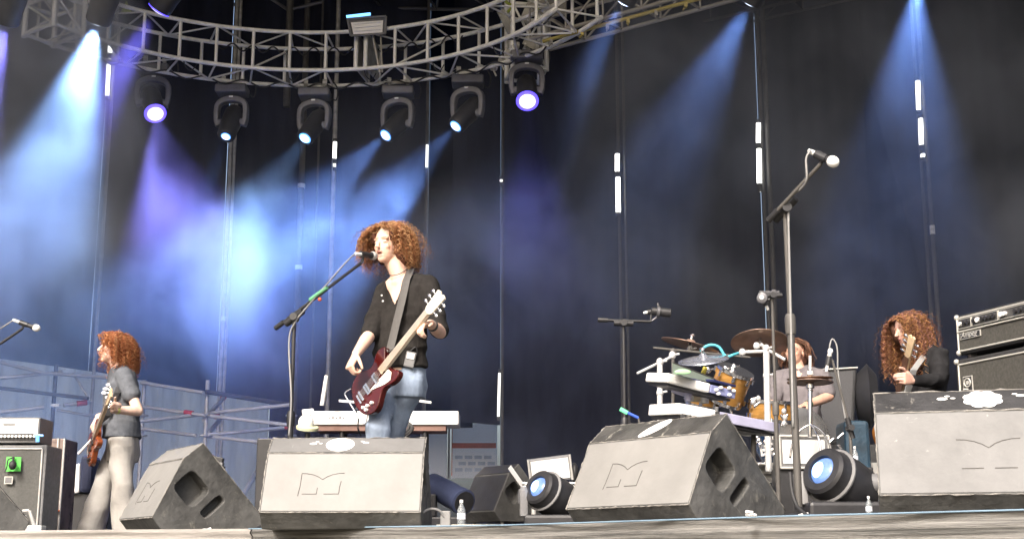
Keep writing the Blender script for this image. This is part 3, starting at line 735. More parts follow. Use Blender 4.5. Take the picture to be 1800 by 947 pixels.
# ---------------------------------------------------------------- stage smoke
def smoke(name, label, a, b_, dens, scale, lo, hi, seed, col=(0.74, 0.81, 1.0), base=0.0, fall=None, aniso=0.2):
    mb = MB().box2(a, b_); ob = mb.build(name, None); tag(ob, label, 'smoke', kind='stuff')
    m = bpy.data.materials.new(name); m.use_nodes = True; nt = m.node_tree
    for n in list(nt.nodes): nt.nodes.remove(n)
    N, L = nt.nodes, nt.links
    out = N.new('ShaderNodeOutputMaterial'); pv = N.new('ShaderNodeVolumePrincipled')
    pv.inputs['Color'].default_value = (*col, 1); pv.inputs['Anisotropy'].default_value = aniso
    tc = N.new('ShaderNodeTexCoord'); mp = N.new('ShaderNodeMapping'); mp.inputs['Location'].default_value = (seed * 3.7, seed * 1.3, seed * 2.1); mp.inputs['Scale'].default_value = (1, .7, .9)
    L.new(tc.outputs['Object'], mp.inputs[0])
    nz = N.new('ShaderNodeTexNoise'); nz.inputs['Scale'].default_value = scale; nz.inputs['Detail'].default_value = 4; nz.inputs['Roughness'].default_value = .58; nz.inputs['Distortion'].default_value = .5
    L.new(mp.outputs[0], nz.inputs['Vector'])
    mr = N.new('ShaderNodeMapRange'); mr.inputs[1].default_value = lo; mr.inputs[2].default_value = hi; mr.inputs[3].default_value = base; mr.inputs[4].default_value = 1
    mr.interpolation_type = 'SMOOTHSTEP'
    L.new(nz.outputs['Fac'], mr.inputs[0])
    last = mr.outputs[0]
    sp = N.new('ShaderNodeSeparateXYZ'); L.new(tc.outputs['Object'], sp.inputs[0])
    # the smoke lies low across the stage and piles up to the roof at the left
    up = N.new('ShaderNodeMapRange'); up.interpolation_type = 'SMOOTHSTEP'; up.inputs[1].default_value = -4.2; up.inputs[2].default_value = -3.1; up.inputs[3].default_value = 3.5; up.inputs[4].default_value = 0
    ob1 = N.new('ShaderNodeMath'); ob1.operation = 'MULTIPLY_ADD'; L.new(sp.outputs[1], ob1.inputs[0]); ob1.inputs[1].default_value = .28; ob1.inputs[2].default_value = -.28 * 12
    ob2 = N.new('ShaderNodeMath'); ob2.operation = 'ADD'; L.new(sp.outputs[0], ob2.inputs[0]); L.new(ob1.outputs[0], ob2.inputs[1]); L.new(ob2.outputs[0], up.inputs[0])
    # and again at the upper right, where three lamps shine through it
    u2 = N.new('ShaderNodeMapRange'); u2.interpolation_type = 'SMOOTHSTEP'; u2.inputs[1].default_value = .3; u2.inputs[2].default_value = 1.6; u2.inputs[3].default_value = 0; u2.inputs[4].default_value = 3.5; L.new(sp.outputs[0], u2.inputs[0])
    um = N.new('ShaderNodeMath'); um.operation = 'MAXIMUM'; L.new(up.outputs[0], um.inputs[0]); L.new(u2.outputs[0], um.inputs[1]); up = um
    # thin towards the front of the stage, except in the bank at the left
    yf = N.new('ShaderNodeMapRange'); yf.interpolation_type = 'SMOOTHSTEP'; yf.inputs[1].default_value = 13.6; yf.inputs[2].default_value = 15.4; yf.inputs[3].default_value = .10; yf.inputs[4].default_value = 1; L.new(sp.outputs[1], yf.inputs[0])
    ym = N.new('ShaderNodeMath'); ym.operation = 'MULTIPLY_ADD'; L.new(up.outputs[0], ym.inputs[0]); ym.inputs[1].default_value = 1 / 3.5; L.new(yf.outputs[0], ym.inputs[2])
    yc = N.new('ShaderNodeMath'); yc.operation = 'MINIMUM'; L.new(ym.outputs[0], yc.inputs[0]); yc.inputs[1].default_value = 1
    m4 = N.new('ShaderNodeMath'); m4.operation = 'MULTIPLY'; L.new(last, m4.inputs[0]); L.new(yc.outputs[0], m4.inputs[1]); last = m4.outputs[0]
    hz = N.new('ShaderNodeMath'); hz.operation = 'SUBTRACT'; L.new(sp.outputs[2], hz.inputs[0]); L.new(up.outputs[0], hz.inputs[1])
    r3 = N.new('ShaderNodeMapRange'); r3.interpolation_type = 'SMOOTHSTEP'; r3.inputs[1].default_value = 5.5; r3.inputs[2].default_value = 5.95; r3.inputs[3].default_value = 1; r3.inputs[4].default_value = .012
    L.new(hz.outputs[0], r3.inputs[0])
    m3 = N.new('ShaderNodeMath'); m3.operation = 'MULTIPLY'; L.new(last, m3.inputs[0]); L.new(r3.outputs[0], m3.inputs[1]); last = m3.outputs[0]
    for (ax, p0, v0, p1, v1) in (fall or []):
        r2 = N.new('ShaderNodeMapRange'); r2.interpolation_type = 'SMOOTHSTEP'
        r2.inputs[1].default_value = p0; r2.inputs[2].default_value = p1; r2.inputs[3].default_value = v0; r2.inputs[4].default_value = v1
        L.new(sp.outputs[ax], r2.inputs[0])
        ml = N.new('ShaderNodeMath'); ml.operation = 'MULTIPLY'; L.new(last, ml.inputs[0]); L.new(r2.outputs[0], ml.inputs[1]); last = ml.outputs[0]
    ml = N.new('ShaderNodeMath'); ml.operation = 'MULTIPLY'; L.new(last, ml.inputs[0]); ml.inputs[1].default_value = dens
    L.new(ml.outputs[0], pv.inputs['Density']); L.new(pv.outputs[0], out.inputs['Volume'])
    ob.data.materials.append(m); return ob
smoke('smoke', 'drifting blue lit smoke filling the back of the stage', (-9.3, 11.25, FL + .02), (9.3, 18.55, 10.85), 0.34, 0.78, 0.44, 0.60, 3, base=.20,
      fall=[(0, -1.6, 1.0, 1.6, .26), (2, 3.2, .14, 5.2, 1.0)])
# ================================================================ FLOOR WEDGE MONITORS
m_pale = mat('dust_pale_rear_paint', (0.222, 0.219, 0.212), 0.6, var=0.16, scale=2.2, bump=0.35, scuff=((0.17, 0.16, 0.15), 0.655, 6), detail=8)
m_greyface = mat('grey_rear_paint', (0.155, 0.155, 0.155), 0.6, var=0.18, scale=4, bump=0.35, scuff=((0.42, 0.42, 0.40), 0.63, 8), detail=8)
m_scuffblack = mat('scuffed_black_paint', (0.060, 0.059, 0.057), 0.55, var=0.5, scale=5, bump=0.6, scuff=((0.36, 0.35, 0.31), 0.585, 8), detail=9)
m_sideblack = mat('black_side_paint', (0.080, 0.080, 0.078), 0.6, var=0.55, scale=4, bump=0.6, scuff=((0.15, 0.145, 0.13), 0.57, 6), detail=9)
m_sticker = mat('white_sticker', (0.86, 0.86, 0.86), 0.4, var=0.04)
m_groove = mat('engraved_line', (0.09, 0.085, 0.08), 0.7, bump=0)
m_wornedge = mat('worn_edge', (0.22, 0.21, 0.195), 0.7, var=.4, scale=20, bump=.3)
def offset_cut(o, cut):
    md = o.modifiers.new('cut', 'BOOLEAN'); md.operation = 'DIFFERENCE'; md.solver = 'EXACT'; md.object = cut
    dg = bpy.context.evaluated_depsgraph_get(); dg.update()
    me = bpy.data.meshes.new_from_object(o.evaluated_get(dg)); o.modifiers.remove(md); o.data = me
    bpy.data.objects.remove(cut)
PROF = [(0.07, 0), (0, .085), (.16, .41), (.27, .50), (.66, .075), (.62, 0)]    # (back from the audience, up)
def make_wedge(label, W=.86, s=1.0, face=m_pale, top=m_scuffblack, sticker='oval', logo=True, logo_x=-.02, logo_parts='all', cat='stage monitor', group='large floor monitors along the stage edge', sx=0.0):
    t = thing('floor_monitor', label, cat, (0, 0, 0), group)
    pr = [(a * s, b * s) for a, b in PROF]; W = W * s; h = W / 2
    bm_ = MB()
    bm_.prism(pr, (-h, 0, 0), (0, 1, 0), (0, 0, 1), W)
    cab = bm_.build('cabinet', m_sideblack, t, local=True)
    # handle recesses cut into both sides
    ct = MB()
    for sd in (-1, 1):
        for (cy, cz, wy, wz, dep) in ((.215, .245, .160, .150, .10), (.340, .150, .150, .052, .07)):
            ang = -math.atan2(.425, .39)
            ex = Vector((0, math.cos(ang), math.sin(ang))); ez = Vector((0, -math.sin(ang), math.cos(ang)))
            if wz > .1: ex, ez = ex, ez
            ring_ = []
            for k in range(20):
                tt_ = 2 * math.pi * k / 20; e = .45
                cx_ = math.copysign(abs(math.cos(tt_)) ** e, math.cos(tt_)); cy_ = math.copysign(abs(math.sin(tt_)) ** e, math.sin(tt_))
                ring_.append((cx_ * wz / 2 if wz < .1 else cx_ * wy / 2, cy_ * wy / 2 if wz < .1 else cy_ * wz / 2))
            ring_ = ring_[::-1]
            o3 = Vector((sd * (h - dep * s), cy * s, cz * s))
            A = [o3 + (ex * p[0] + ez * p[1]) * s * .92 for p in ring_]; B_ = [o3 + Vector((sd * (dep + .05) * s, 0, 0)) + (ex * p[0] + ez * p[1]) * s * 1.08 for p in ring_]
            n = len(A); ct.add(A + B_, [tuple(range(n)), tuple(range(2 * n - 1, n - 1, -1))] + [(i, n + i, n + (i + 1) % n, (i + 1) % n) for i in range(n)])
    c = ct.build('cutter', None, None)
    offset_cut(cab, c)
    md = cab.modifiers.new('b', 'BEVEL'); md.width = .006 * s; md.segments = 2; md.limit_method = 'ANGLE'; md.angle_limit = R(30)
    # rear face and top facet, each a painted skin just proud of the box
    def skin(name, i, m, inset=.008, proud=.003):
        a = Vector((0, *pr[i])); b_ = Vector((0, *pr[i + 1])); d = (b_ - a).normalized(); nn = Vector((0, -d.z, d.y))
        a2 = a + d * inset; b2 = b_ - d * inset
        q = MB(); n = 14
        # slightly rounded plate
        q.prism([(-(h - inset), 0), (h - inset, 0), (h - inset, (b2 - a2).length), (-(h - inset), (b2 - a2).length)], a2 - nn * .001, (1, 0, 0), d, 0)
        q = MB(); L_ = (b2 - a2).length; vs = []
        for (x, y) in ((-(h - inset), 0), (h - inset, 0), (h - inset, L_), (-(h - inset), L_)): vs.append(a2 + Vector((x, 0, 0)) + d * y + nn * proud)
        vs += [v - nn * (proud + .004) for v in vs]
        q.add(vs, [(0, 1, 2, 3), (4, 7, 6, 5), (0, 4, 5, 1), (1, 5, 6, 2), (2, 6, 7, 3), (3, 7, 4, 0)])
        return q.build(name, m, t, local=True, bevel=.002), a, d, nn
    rp, a, d, nn = skin('rear_panel', 1, face)
    tp_, a2, d2, nn2 = skin('top_panel', 2, top)
    # worn edges
    def edge(i):
        pts = [Vector((-h + .004 + (2 * h - .008) * k / 40, pr[i][0] + rng.uniform(-.0015, .0015), pr[i][1] + rng.uniform(-.0015, .0015))) for k in range(41)]
        return MB().path(pts, [.0042 * s * max(.12, rng.gauss(.55, .4)) for _ in pts], 5)
    for i in (1, 2, 3): edge(i).build('worn_edge', m_wornedge, t, local=True, smooth=True)
    for sd in (-1, 1):
        q = []
        for (i, j) in ((1, 2), (2, 3), (3, 4)):
            A = Vector((sd * h, *pr[i])); B_ = Vector((sd * h, *pr[j])); q += [A.lerp(B_, k / 22) + Vector((-sd * rng.uniform(0, .003), rng.uniform(-.001, .001), 0)) for k in range(23)][(1 if q else 0):]
        MB().path(q, [.0040 * s * max(.12, rng.gauss(.6, .4)) for _ in q], 5).build('worn_edge', m_wornedge, t, local=True, smooth=True)
    if logo:
        O = a + d * (.30 * .36) * s + nn * .0035; ux = Vector((1, 0, 0)); w = .115 * s; hh = .125 * s
        def lg(pts): return [O + ux * (logo_x * s + x * w) + d * (y * hh) for x, y in pts]
        full = [
            [(-1, 1.0), (-.75, .99), (-.45, .93), (-.2, .83), (0, .70), (.2, .84), (.45, .94), (.75, 1.0), (1, 1.01)],
            [(-.9, 0), (-.22, 0)], [(.12, 0), (.82, 0)]]
        if logo_parts == 'all': full += [[(-1, 1.0), (-1.02, .4), (-1.08, -.1)], [(.82, 0), (.84, .35), (.88, .62)], [(-.22, 0), (-.2, .3)]]
        for p in full:
            q = MB().path(lg(p), .0021 * s, 5); q.build('logo_stroke', m_groove, t, local=True)
    # sticker on the top facet
    O = a2 + d2 * ((Vector((0, *pr[3])) - Vector((0, *pr[2]))).length * .5) + nn2 * .0045
    pts = []
    for k in range(48):
        th = 2 * math.pi * k / 48
        if sticker == 'oval': r_ = (.078, .062)
        elif sticker == 'slant': r_ = (.05, .066)
        else:
            f_ = 1 + .16 * abs(math.sin(4 * th)); r_ = (.066 * f_, .052 * f_)
        x, y = r_[0] * math.cos(th), r_[1] * math.sin(th)
        if sticker == 'slant': x += y * .8
        pts.append(((x + sx) * s, y * s))
    q = MB().prism(pts, O, (1, 0, 0), d2, .0012); q.build('sticker', m_sticker, t, local=True)
    if sticker in ('oval', 'crown'):
        for (x, y, r_) in ((-.15, .015, .016), (-.13, .045, .008), (.14, .03, .013), (-.11, .02, .008), (.12, .05, .008)):
            q = MB().prism([((x + sx + r_ * math.cos(k) * 1.3) * s, (y * .6 + r_ * .6 * math.sin(k)) * s) for k in [2 * math.pi * j / 10 for j in range(10)]], O + nn2 * .0003, (1, 0, 0), d2, .0012)
            q.build('sticker', m_sticker, t, local=True)
    # grille on the performer's side
    A = Vector((0, *pr[3])); B_ = Vector((0, *pr[4])); dd = (B_ - A).normalized(); n3 = Vector((0, -dd.z, dd.y)); n3 = n3 if n3.z > 0 else -n3
    cc = (A + B_) / 2 + n3 * .004
    rot = Matrix((Vector((1, 0, 0)), dd, n3)).transposed()
    q = MB().box(cc, (W - .05, (B_ - A).length - .06, .012), rot); q.build('grille', m_black, t, local=True, bevel=.003)
    return t
def put(t, px, Y, yaw, dz=0):
    x = P(px, 900, Y).x; place(t, (x, Y, FL + dz), R(yaw)); return t
w1 = make_wedge('big pale faced floor monitor with a white oval sticker, directly in front of the singer', top=m_greyface, sx=-.04, logo_x=-.11)
put(w1, 597, 7.30, -2)
w2 = make_wedge('floor monitor turned sideways, scuffed black top and scratched dark end, right of centre', W=.80, s=1.06, sticker='slant', logo_x=-.06)
put(w2, 1098, 6.72, -50)
w3 = make_wedge('grey floor monitor cut by the right edge of the picture, white crown shaped sticker', W=.92, s=1.08, face=m_greyface, top=m_blackpaint, sticker='crown', logo_parts='some', logo_x=-.05, sx=-.05)
put(w3, 1775, 5.45, -15)
w4 = make_wedge('pale floor monitor turned sideways beside the left guitarist legs', W=.62, s=1.12, top=m_pale, sticker='oval', logo_parts='all')
for ch in list(w4.children):
    if ch.name.startswith('sticker'): bpy.data.objects.remove(ch)
put(w4, 238, 8.75, -58)
w5 = make_wedge('floor monitor at the far left edge showing only its dark end', W=.6, face=m_greyface)
put(w5, -150, 8.8, -62)
w6 = make_wedge('small black monitor on a low stand with a white label, behind the water bottle', W=.50, s=.80, face=m_black, top=m_black, logo=False, group='small stage monitors')
for ch in list(w6.children):
    if ch.name.startswith(('sticker', 'worn')): bpy.data.objects.remove(ch)
put(w6, 838, 9.6, -52, dz=.10)
q = MB(); q.box((.201, .20, .30), (.004, .20, .035), Matrix.Rotation(R(-47), 3, 'X')); q.build('label_strip', m_sticker, w6, local=True)
for sx_ in (-.16, .16):
    for yy in (.1, .45): MB().tube((sx_, yy, 0), (sx_ * 1.15, yy, -.10), .012).build('leg', m_galv, w6, local=True)

# ================================================================ MOVING LIGHTS STANDING ON THE FLOOR
def floor_light(px, pyc, Y, s, aim, label, lit=3.0, yaw=0):
    c = P(px, pyc, Y); t = thing('floor_moving_light', label, 'stage lamp', (c.x, Y, FL), 'moving lights standing on the stage floor')
    b = MB(); b.box2((c.x - .22 * s, Y - .17 * s, FL + .015), (c.x + .22 * s, Y + .17 * s, FL + .13 * s)); b.build('base', m_black, t, bevel=.02)
    ux = Vector((math.cos(yaw), math.sin(yaw), 0))
    for sd in (-1, 1):
        q = c + ux * sd * .22 * s
        b = MB(); b.loft([(Vector((q.x, q.y, FL + .12 * s)), Vector((0, .09 * s, 0)), ux * .025, .4), (Vector((q.x, q.y, (FL + c.z) / 2)), Vector((0, .07 * s, 0)), ux * .028, .4), (q + Vector((0, 0, .03)), Vector((0, .06 * s, 0)), ux * .028, .6), (q + Vector((0, 0, .07 * s)), Vector((0, .03 * s, 0)), ux * .02, 1)], 16)
        b.build('yoke_arm', m_grey, t, smooth='auto')
        b = MB().tube(q - ux * sd * .08 * s, q + ux * sd * .04 * s, .055 * s, n=16); b.build('pivot', m_grey, t, smooth='auto')
    D = (Vector(aim) - c).normalized(); a, u, v = frame_from(D)
    b = MB(); b.lathe([(.04 * s, -.25 * s), (.11 * s, -.235 * s), (.15 * s, -.16 * s), (.158 * s, -.02 * s), (.150 * s, .10 * s), (.138 * s, .12 * s), (.134 * s, .17 * s), (.118 * s, .187 * s), (.082 * s, .190 * s), (.079 * s, .165 * s)], c, D, 28)
    b.build('head', m_black, t, smooth='auto')
    b = MB(); b.lathe([(.152 * s, .085 * s), (.160 * s, .092 * s), (.160 * s, .102 * s), (.152 * s, .108 * s)], c, D, 28); b.build('trim_ring', m_grey, t, smooth='auto')
    b = MB(); b.ell(c + D * .165 * s, (.078 * s, .078 * s, .03 * s), (u, v, a), 24, 8)
    b.build('lens', mat('blue_lit_lens', (0.10, 0.14, 0.3), .08, var=.5, scale=20, emit=(0.2, 0.42, 1.0), estr=lit * .12), t, smooth=True)
    b = MB(); b.ell(c + D * .186 * s - u * .018 * s, (.040 * s, .048 * s, .022 * s), (u, v, a), 20, 8)
    b.build('lamp_core', glow('floor_lamp_core', (0.35, 0.6, 1.0), 2.0), t, smooth=True)
    b = MB(); b.path(curve_pts([c - D * .2 * s, c - D * .3 * s + Vector((.05, .05, -.1)), Vector((c.x + .2, Y + .25, FL + .02))], 6), .010, 6); b.build('cable', m_cable, t)
    return t
floor_light(972, 872, 8.3, .80, P(885, 815, 8.0), 'floor standing lamp with a blue white lens left of the turned monitor', yaw=.15)
floor_light(1480, 850, 6.9, .92, P(1385, 785, 6.65), 'floor standing lamp with a bright blue lens beside the tall microphone stand', yaw=-.15)
# lamp lying behind the singer's monitor
c = P(790, 868, 8.6)
t = thing('floor_moving_light', 'blue lit lamp barrel poking out behind the monitor in front of the singer', 'stage lamp', (c.x, 8.6, FL), 'moving lights standing on the stage floor')
D = (P(812, 884, 8.5) - P(765, 858, 8.75)).normalized()
b = MB(); b.lathe([(.03, -.22), (.075, -.21), (.08, .02), (.075, .12), (.082, .125), (.082, .17), (.07, .175)], c, D, 24); b.build('head', mat('blue_grey_barrel', (0.05, 0.062, 0.12), .35, .2), t, smooth='auto')
b = MB().tube(c + D * .165, c + D * .178, .068, n=20); b.build('lens', m_black, t)
b = MB(); b.box2((c.x - .22, 8.5, FL + .01), (c.x + .1, 8.75, FL + .1)); b.box2((c.x - .16, 8.56, FL + .1), (c.x - .08, 8.70, c.z)); b.build('base', m_black, t, bevel=.01)

# ================================================================ BOTTLES, CABLES, SMALL THINGS
m_pet = mat('clear_bottle_plastic', (0.75, 0.82, 0.88), 0.08, var=.05, bump=0, trans=.75, alpha=.9)
m_water = mat('water', (0.7, 0.8, 0.85), .05, var=.02, bump=0, trans=.9)
def bottle(px, py_b, Y, h, label):
    x = P(px, 900, Y).x; z0 = FL if py_b is None else P(px, py_b, Y).z; r = h * .145
    t = thing('water_bottle', label, 'bottle', (x, Y, z0), 'plastic water bottles on the stage')
    b = MB().lathe([(r * .9, 0), (r, .02), (r, h * .28), (r * .93, h * .31), (r, h * .34), (r, h * .58), (r * .95, h * .66), (r * .4, h * .85), (r * .36, h * .93)], (x, Y, z0), n=20); b.build('bottle_body', m_pet, t, smooth=True)
    b = MB().lathe([(r * .43, h * .90), (r * .43, h), (r * .3, h)], (x, Y, z0), n=16); b.build('cap', m_white, t, smooth='auto')
    b = MB().lathe([(r * 1.015, h * .36), (r * 1.015, h * .56)], (x, Y, z0), n=20); b.build('label_band', mat('bottle_label', (0.72, 0.76, 0.85), .5), t, smooth='auto')
    return t
bottle(811, None, 7.62, .165, 'clear water bottle standing right of the monitor in front of the singer')
bottle(1528, None, 5.75, .098, 'tiny bottle standing at the lower left corner of the right hand monitor')
t = thing('power_brick', 'small pale junction box with a cable, left of the water bottle', 'junction box', P(784, 920, 7.5))
b = MB(); c = P(783, 918, 7.52); b.box((c.x, 7.52, FL + .05), (.055, .06, .10)); b.build('box_body', m_greycable, t, bevel=.006)
b = MB(); b.box((c.x + .16, 7.56, FL + .014), (.42, .09, .028)); b.build('pale_board', mat('cream_board', (.6, .58, .5), .7), t, bevel=.004)
def cable(label, pts, r=.007, m=m_cable, grp='cables lying on the stage'):
    b = MB(); b.path(curve_pts(pts, 8), r, 7); o = b.build('cable', m, smooth=True); return tag(o, label, 'cable', grp)
def fl(px, Y, dz=.012): q = P(px, 900, Y); return Vector((q.x, Y, FL + dz))
cable('grey cable arching from the stage lip up to the pale junction box', [fl(712, 7.38), P(728, 912, 7.4), P(752, 895, 7.45), P(772, 897, 7.48), P(783, 912, 7.5)], .008, m_greycable)
cable('dark cable looping over the stage edge below the bottle', [P(770, 947, 7.25), P(780, 934, 7.3), P(805, 928, 7.35), P(850, 931, 7.3), P(905, 930, 7.22)], .007, m_greycable)
cable('black cables coiled at the edge by the left guitarist feet', [P(100, 947, 8.2), P(118, 937, 8.25), P(150, 936, 8.25), P(185, 938, 8.22), P(215, 934, 8.3), P(258, 936, 8.25)], .009)
cable('thin cable running behind the left guitarist feet', [P(135, 946, 8.2), P(150, 936, 8.22), P(190, 934, 8.24), P(240, 938, 8.2), P(300, 936, 8.2)], .007)
cable('cable hanging down beside the tall right microphone stand', [P(1389, 830, 5.95), P(1392, 862, 5.9), P(1402, 890, 5.85), P(1420, 906, 5.75)], .008)
b = MB(); c = fl(520, 8.0, .03); b.box(c + Vector((.12, -.08, 0)), (.30, .05, .03)); tag(b.build('tape_roll', m_sticker, bevel=.008), 'white taped strip under the front of the monitor before the singer', 'tape strip', 'white bits of tape on the stage edge')
for (px, Y, w, lab) in ((365, 8.35, .12, 'crumpled white tape at the foot of the left turned monitor'), (1318, 5.62, .05, 'small white scraps of tape at the foot of the scuffed turned monitor'), (1403, 5.8, .10, 'pale stone like weight at the foot of the tall microphone stand')):
    c = fl(px, Y, .03); q = MB()
    for k in range(4): q.box(c + Vector((rng.uniform(-w, w) * .4, rng.uniform(-.02, .02), rng.uniform(-.02, .0))), (w * .42, .03, .012), Matrix.Rotation(rng.uniform(-.6, .6), 3, 'Y') @ Matrix.Rotation(rng.uniform(-1, 1), 3, 'Z'))
    tag(q.build('tape_scrap', m_sticker, bevel=.004), lab, 'tape scrap', 'white bits of tape on the stage edge')

# ================================================================ MICROPHONE STANDS
def mic(t, tail, head, body_r=.016, grille=.026, m_body=m_black, m_gr=None, foam=False):
    tail = Vector(tail); head = Vector(head); D = (head - tail).normalized(); L = (head - tail).length
    m_gr = m_gr or m_galv
    b = MB().lathe([(.009, 0), (.011, .02), (.011, .05)], tail - D * .05, D, 12); b.build('plug', m_white, t, smooth='auto')
    b = MB().lathe([(.011, 0), (.012, .01), (body_r, L * .8), (grille * .8, L * .92), (grille * .8, L)], tail, D, 16); b.build('mic_body', m_body, t, smooth='auto')
    a, u, v = frame_from(D)
    b = MB().ell(head + D * grille * .6, (grille, grille, grille * 1.15), (u, v, a), 18, 12); b.build('mic_grille', m_gr, t, smooth=True)
def mic_stand(label, base, topz, clutch_tilt, boom_a, boom_b, tail, head, r=.012, m=m_black, base_kind='tripod', cab=None, clutch=.52, group='microphone stands on the stage', **kw):
    """base: floor point; boom_a lower/back end, boom_b mic end of the boom; the boom crosses the post top"""
    base = Vector(base); t = thing('microphone_stand', label, 'microphone stand', base, group)
    top = Vector(clutch_tilt)
    mid = base.lerp(top, clutch)
    bar('post_lower', base + Vector((0, 0, .02)), mid, r * 1.45, m, t); bar('post_upper', mid, top, r, m, t)
    b = MB().lathe([(r * 1.9, -.045), (r * 2.1, -.03), (r * 2.1, .03), (r * 1.6, .045)], mid, (top - base), 14); b.build('height_clutch', m, t, smooth='auto')
    bar('boom', boom_a, boom_b, r * .8, m, t)
    D = (Vector(boom_b) - Vector(boom_a)).normalized()
    b = MB().tube(top - D * .07, top + D * .07, r * 1.7, n=12); b.tube(top + Vector((0, -.05, 0)), top + Vector((0, .05, 0)), r * 1.9, n=12); b.build('boom_clutch', m_black, t, smooth='auto')
    b = MB().tube(boom_a, Vector(boom_a) + D * .07, r * 1.3, n=10); b.build('counterweight', m_black, t)
    if base_kind == 'tripod':
        for k in range(3):
            a = 2.1 * k + .5; bar('leg', base + Vector((0, 0, .10)), base + Vector((math.cos(a) * .28, math.sin(a) * .28, .012)), r * .8, m, t)
    else:
        b = MB().lathe([(.14, 0), (.14, .012), (.10, .022), (.02, .035), (.02, .06)], base, n=28); b.build('round_base', m_black, t, smooth='auto')
    if tail is not None:
        tail = Vector(tail); head = Vector(head); hold = tail.lerp(head, .3)
        b = MB().tube(hold - (head - tail).normalized() * .03, hold + (head - tail).normalized() * .03, .019, n=12); b.tube(hold, boom_b, .009, n=8); b.build('mic_clip', m_black, t)
        mic(t, tail, head, **kw)
        if cab: b = MB().path(curve_pts([tail - (head - tail).normalized() * .05] + [Vector(c_) for c_ in cab], 8), .0055, 6); b.build('cable', m_greycable, t, smooth=True)
    return t
Ys = 7.85
bs = P(517, 900, Ys + .25); b0 = Vector((P(516, 600, Ys + .25).x, Ys + .25, FL))
topp = Vector((b0.x + .0, Ys + .25, P(517, 558, Ys + .25).z))
mic_stand('black microphone stand with a long slanting boom reaching the singer mouth', b0, None, topp, P(484, 577, Ys + .30), P(636, 461, Ys + .02), P(634, 447, Ys), P(653, 449, Ys + .08), base_kind='tripod',
          cab=[P(614, 455, Ys), P(600, 470, Ys + .02), P(570, 505, Ys + .1), P(535, 545, Ys + .2), P(519, 566, Ys + .22), P(508, 600, Ys + .24), P(512, 700, Ys + .2), P(508, 765, Ys + .2)])
st = bpy.data.objects['microphone_stand']
bar('tape_wrap', P(545, 527, Ys + .17), P(575, 505, Ys + .10), .0125, mat('green_tape', (0.12, 0.36, 0.20), .6), st)
b = MB(); b.ell(P(562, 526, Ys + .12), (.012, .012, .012), n=10, m=6); b.build('indicator', mat('red_knob', (0.7, 0.08, 0.02), .4), st)
Yt = 5.9
mic_stand('tall grey microphone stand right of centre, boom raised with a white foam ball', Vector((P(1396, 700, Yt).x, Yt, FL)), None, P(1380, 368, Yt), P(1350, 388, Yt + .02), P(1443, 288, Yt - .2), P(1437, 272, Yt - .2), P(1459, 282, Yt - .24), r=.0115, m=m_pole, base_kind='round', clutch=.62, grille=.026, m_gr=m_white,
          cab=[P(1424, 266, Yt - .2), P(1417, 280, Yt - .2), P(1418, 315, Yt - .18), P(1408, 332, Yt - .12), P(1390, 345, Yt - .05), P(1386, 372, Yt - .03), P(1388, 470, Yt - .02), P(1391, 600, Yt - .02), P(1394, 750, Yt - .02)])
Yh = 9.6
mic_stand('dark stand with a flat blue edged boom and a side facing studio microphone', Vector((P(1096, 700, Yh).x, Yh, FL)), None, P(1096, 568, Yh), P(1051, 562, Yh), P(1144, 565, Yh), P(1143, 548, Yh), P(1150, 547, Yh), r=.013, m=m_black)
stt = [o for o in bpy.data.objects if o.name.startswith('microphone_stand')][-1]
t = thing('studio_microphone', 'black cylinder microphone with a tilted cradle on the flat boom', 'microphone', P(1162, 548, Yh))
b = MB().lathe([(.012, -.07), (.03, -.06), (.033, .0), (.033, .075), (.024, .082)], P(1160, 548, Yh), P(1180, 549, Yh) - P(1160, 547, Yh), 16); b.build('mic_body', m_black, t, smooth='auto')
b = MB(); cc = P(1157, 548, Yh); b.lathe([(.036, -.012), (.046, -.01), (.046, .01), (.036, .012)], cc, P(1180, 549, Yh) - P(1160, 547, Yh), 18); b.tube(cc + Vector((0, 0, .03)), cc + Vector((0, 0, .065)), .008); b.tube(cc - Vector((0, 0, .03)), P(1144, 565, Yh), .007); b.build('cradle', m_darkalu, t)
Yg = 9.2
mic_stand('thin stand left of the drummer carrying a round headed side microphone', Vector((P(1361, 700, Yg).x, Yg, FL)), None, P(1357, 520, Yg), P(1346, 518, Yg), P(1368, 517, Yg), P(1345, 533, Yg), P(1341, 524, Yg), r=.011, m=m_pole)
t = thing('disc_microphone', 'round grey microphone head hanging at the top of the thin stand left of the drummer', 'microphone', P(1341, 524, Yg))
b = MB().lathe([(.016, -.022), (.036, -.016), (.039, 0), (.036, .016), (.016, .022)], P(1340, 524, Yg - .06), Vector((-.3, -1, 0)), 20); b.build('mic_body', m_darkalu, t, smooth='auto')
b = MB().lathe([(.012, -.034), (.018, -.03), (.018, -.026)], P(1340, 524, Yg - .05), Vector((.3, 1, 0)), 12); b.build('mic_centre', m_white, t, smooth='auto')
b = MB(); b.box(P(1352, 514, Yg), (.14, .03, .02)); b.box(P(1360, 517, Yg), (.03, .04, .06)); b.build('cradle', m_darkalu, t, bevel=.004)
Yr = 9.0
mic_stand('slanting dark stand with an upright silver microphone right of the drummer', Vector((P(1496, 800, Yr).x, Yr, FL)), None, P(1494, 752, Yr), P(1497, 762, Yr), P(1463, 632, Yr), P(1455, 640, Yr), P(1459, 620, Yr), r=.011, m=m_pole, m_body=m_galv, grille=.018, m_gr=m_white,
          cab=[P(1460, 601, Yr), P(1467, 599, Yr), P(1472, 615, Yr), P(1473, 650, Yr), P(1480, 700, Yr), P(1487, 740, Yr)])
Yl = 9.6
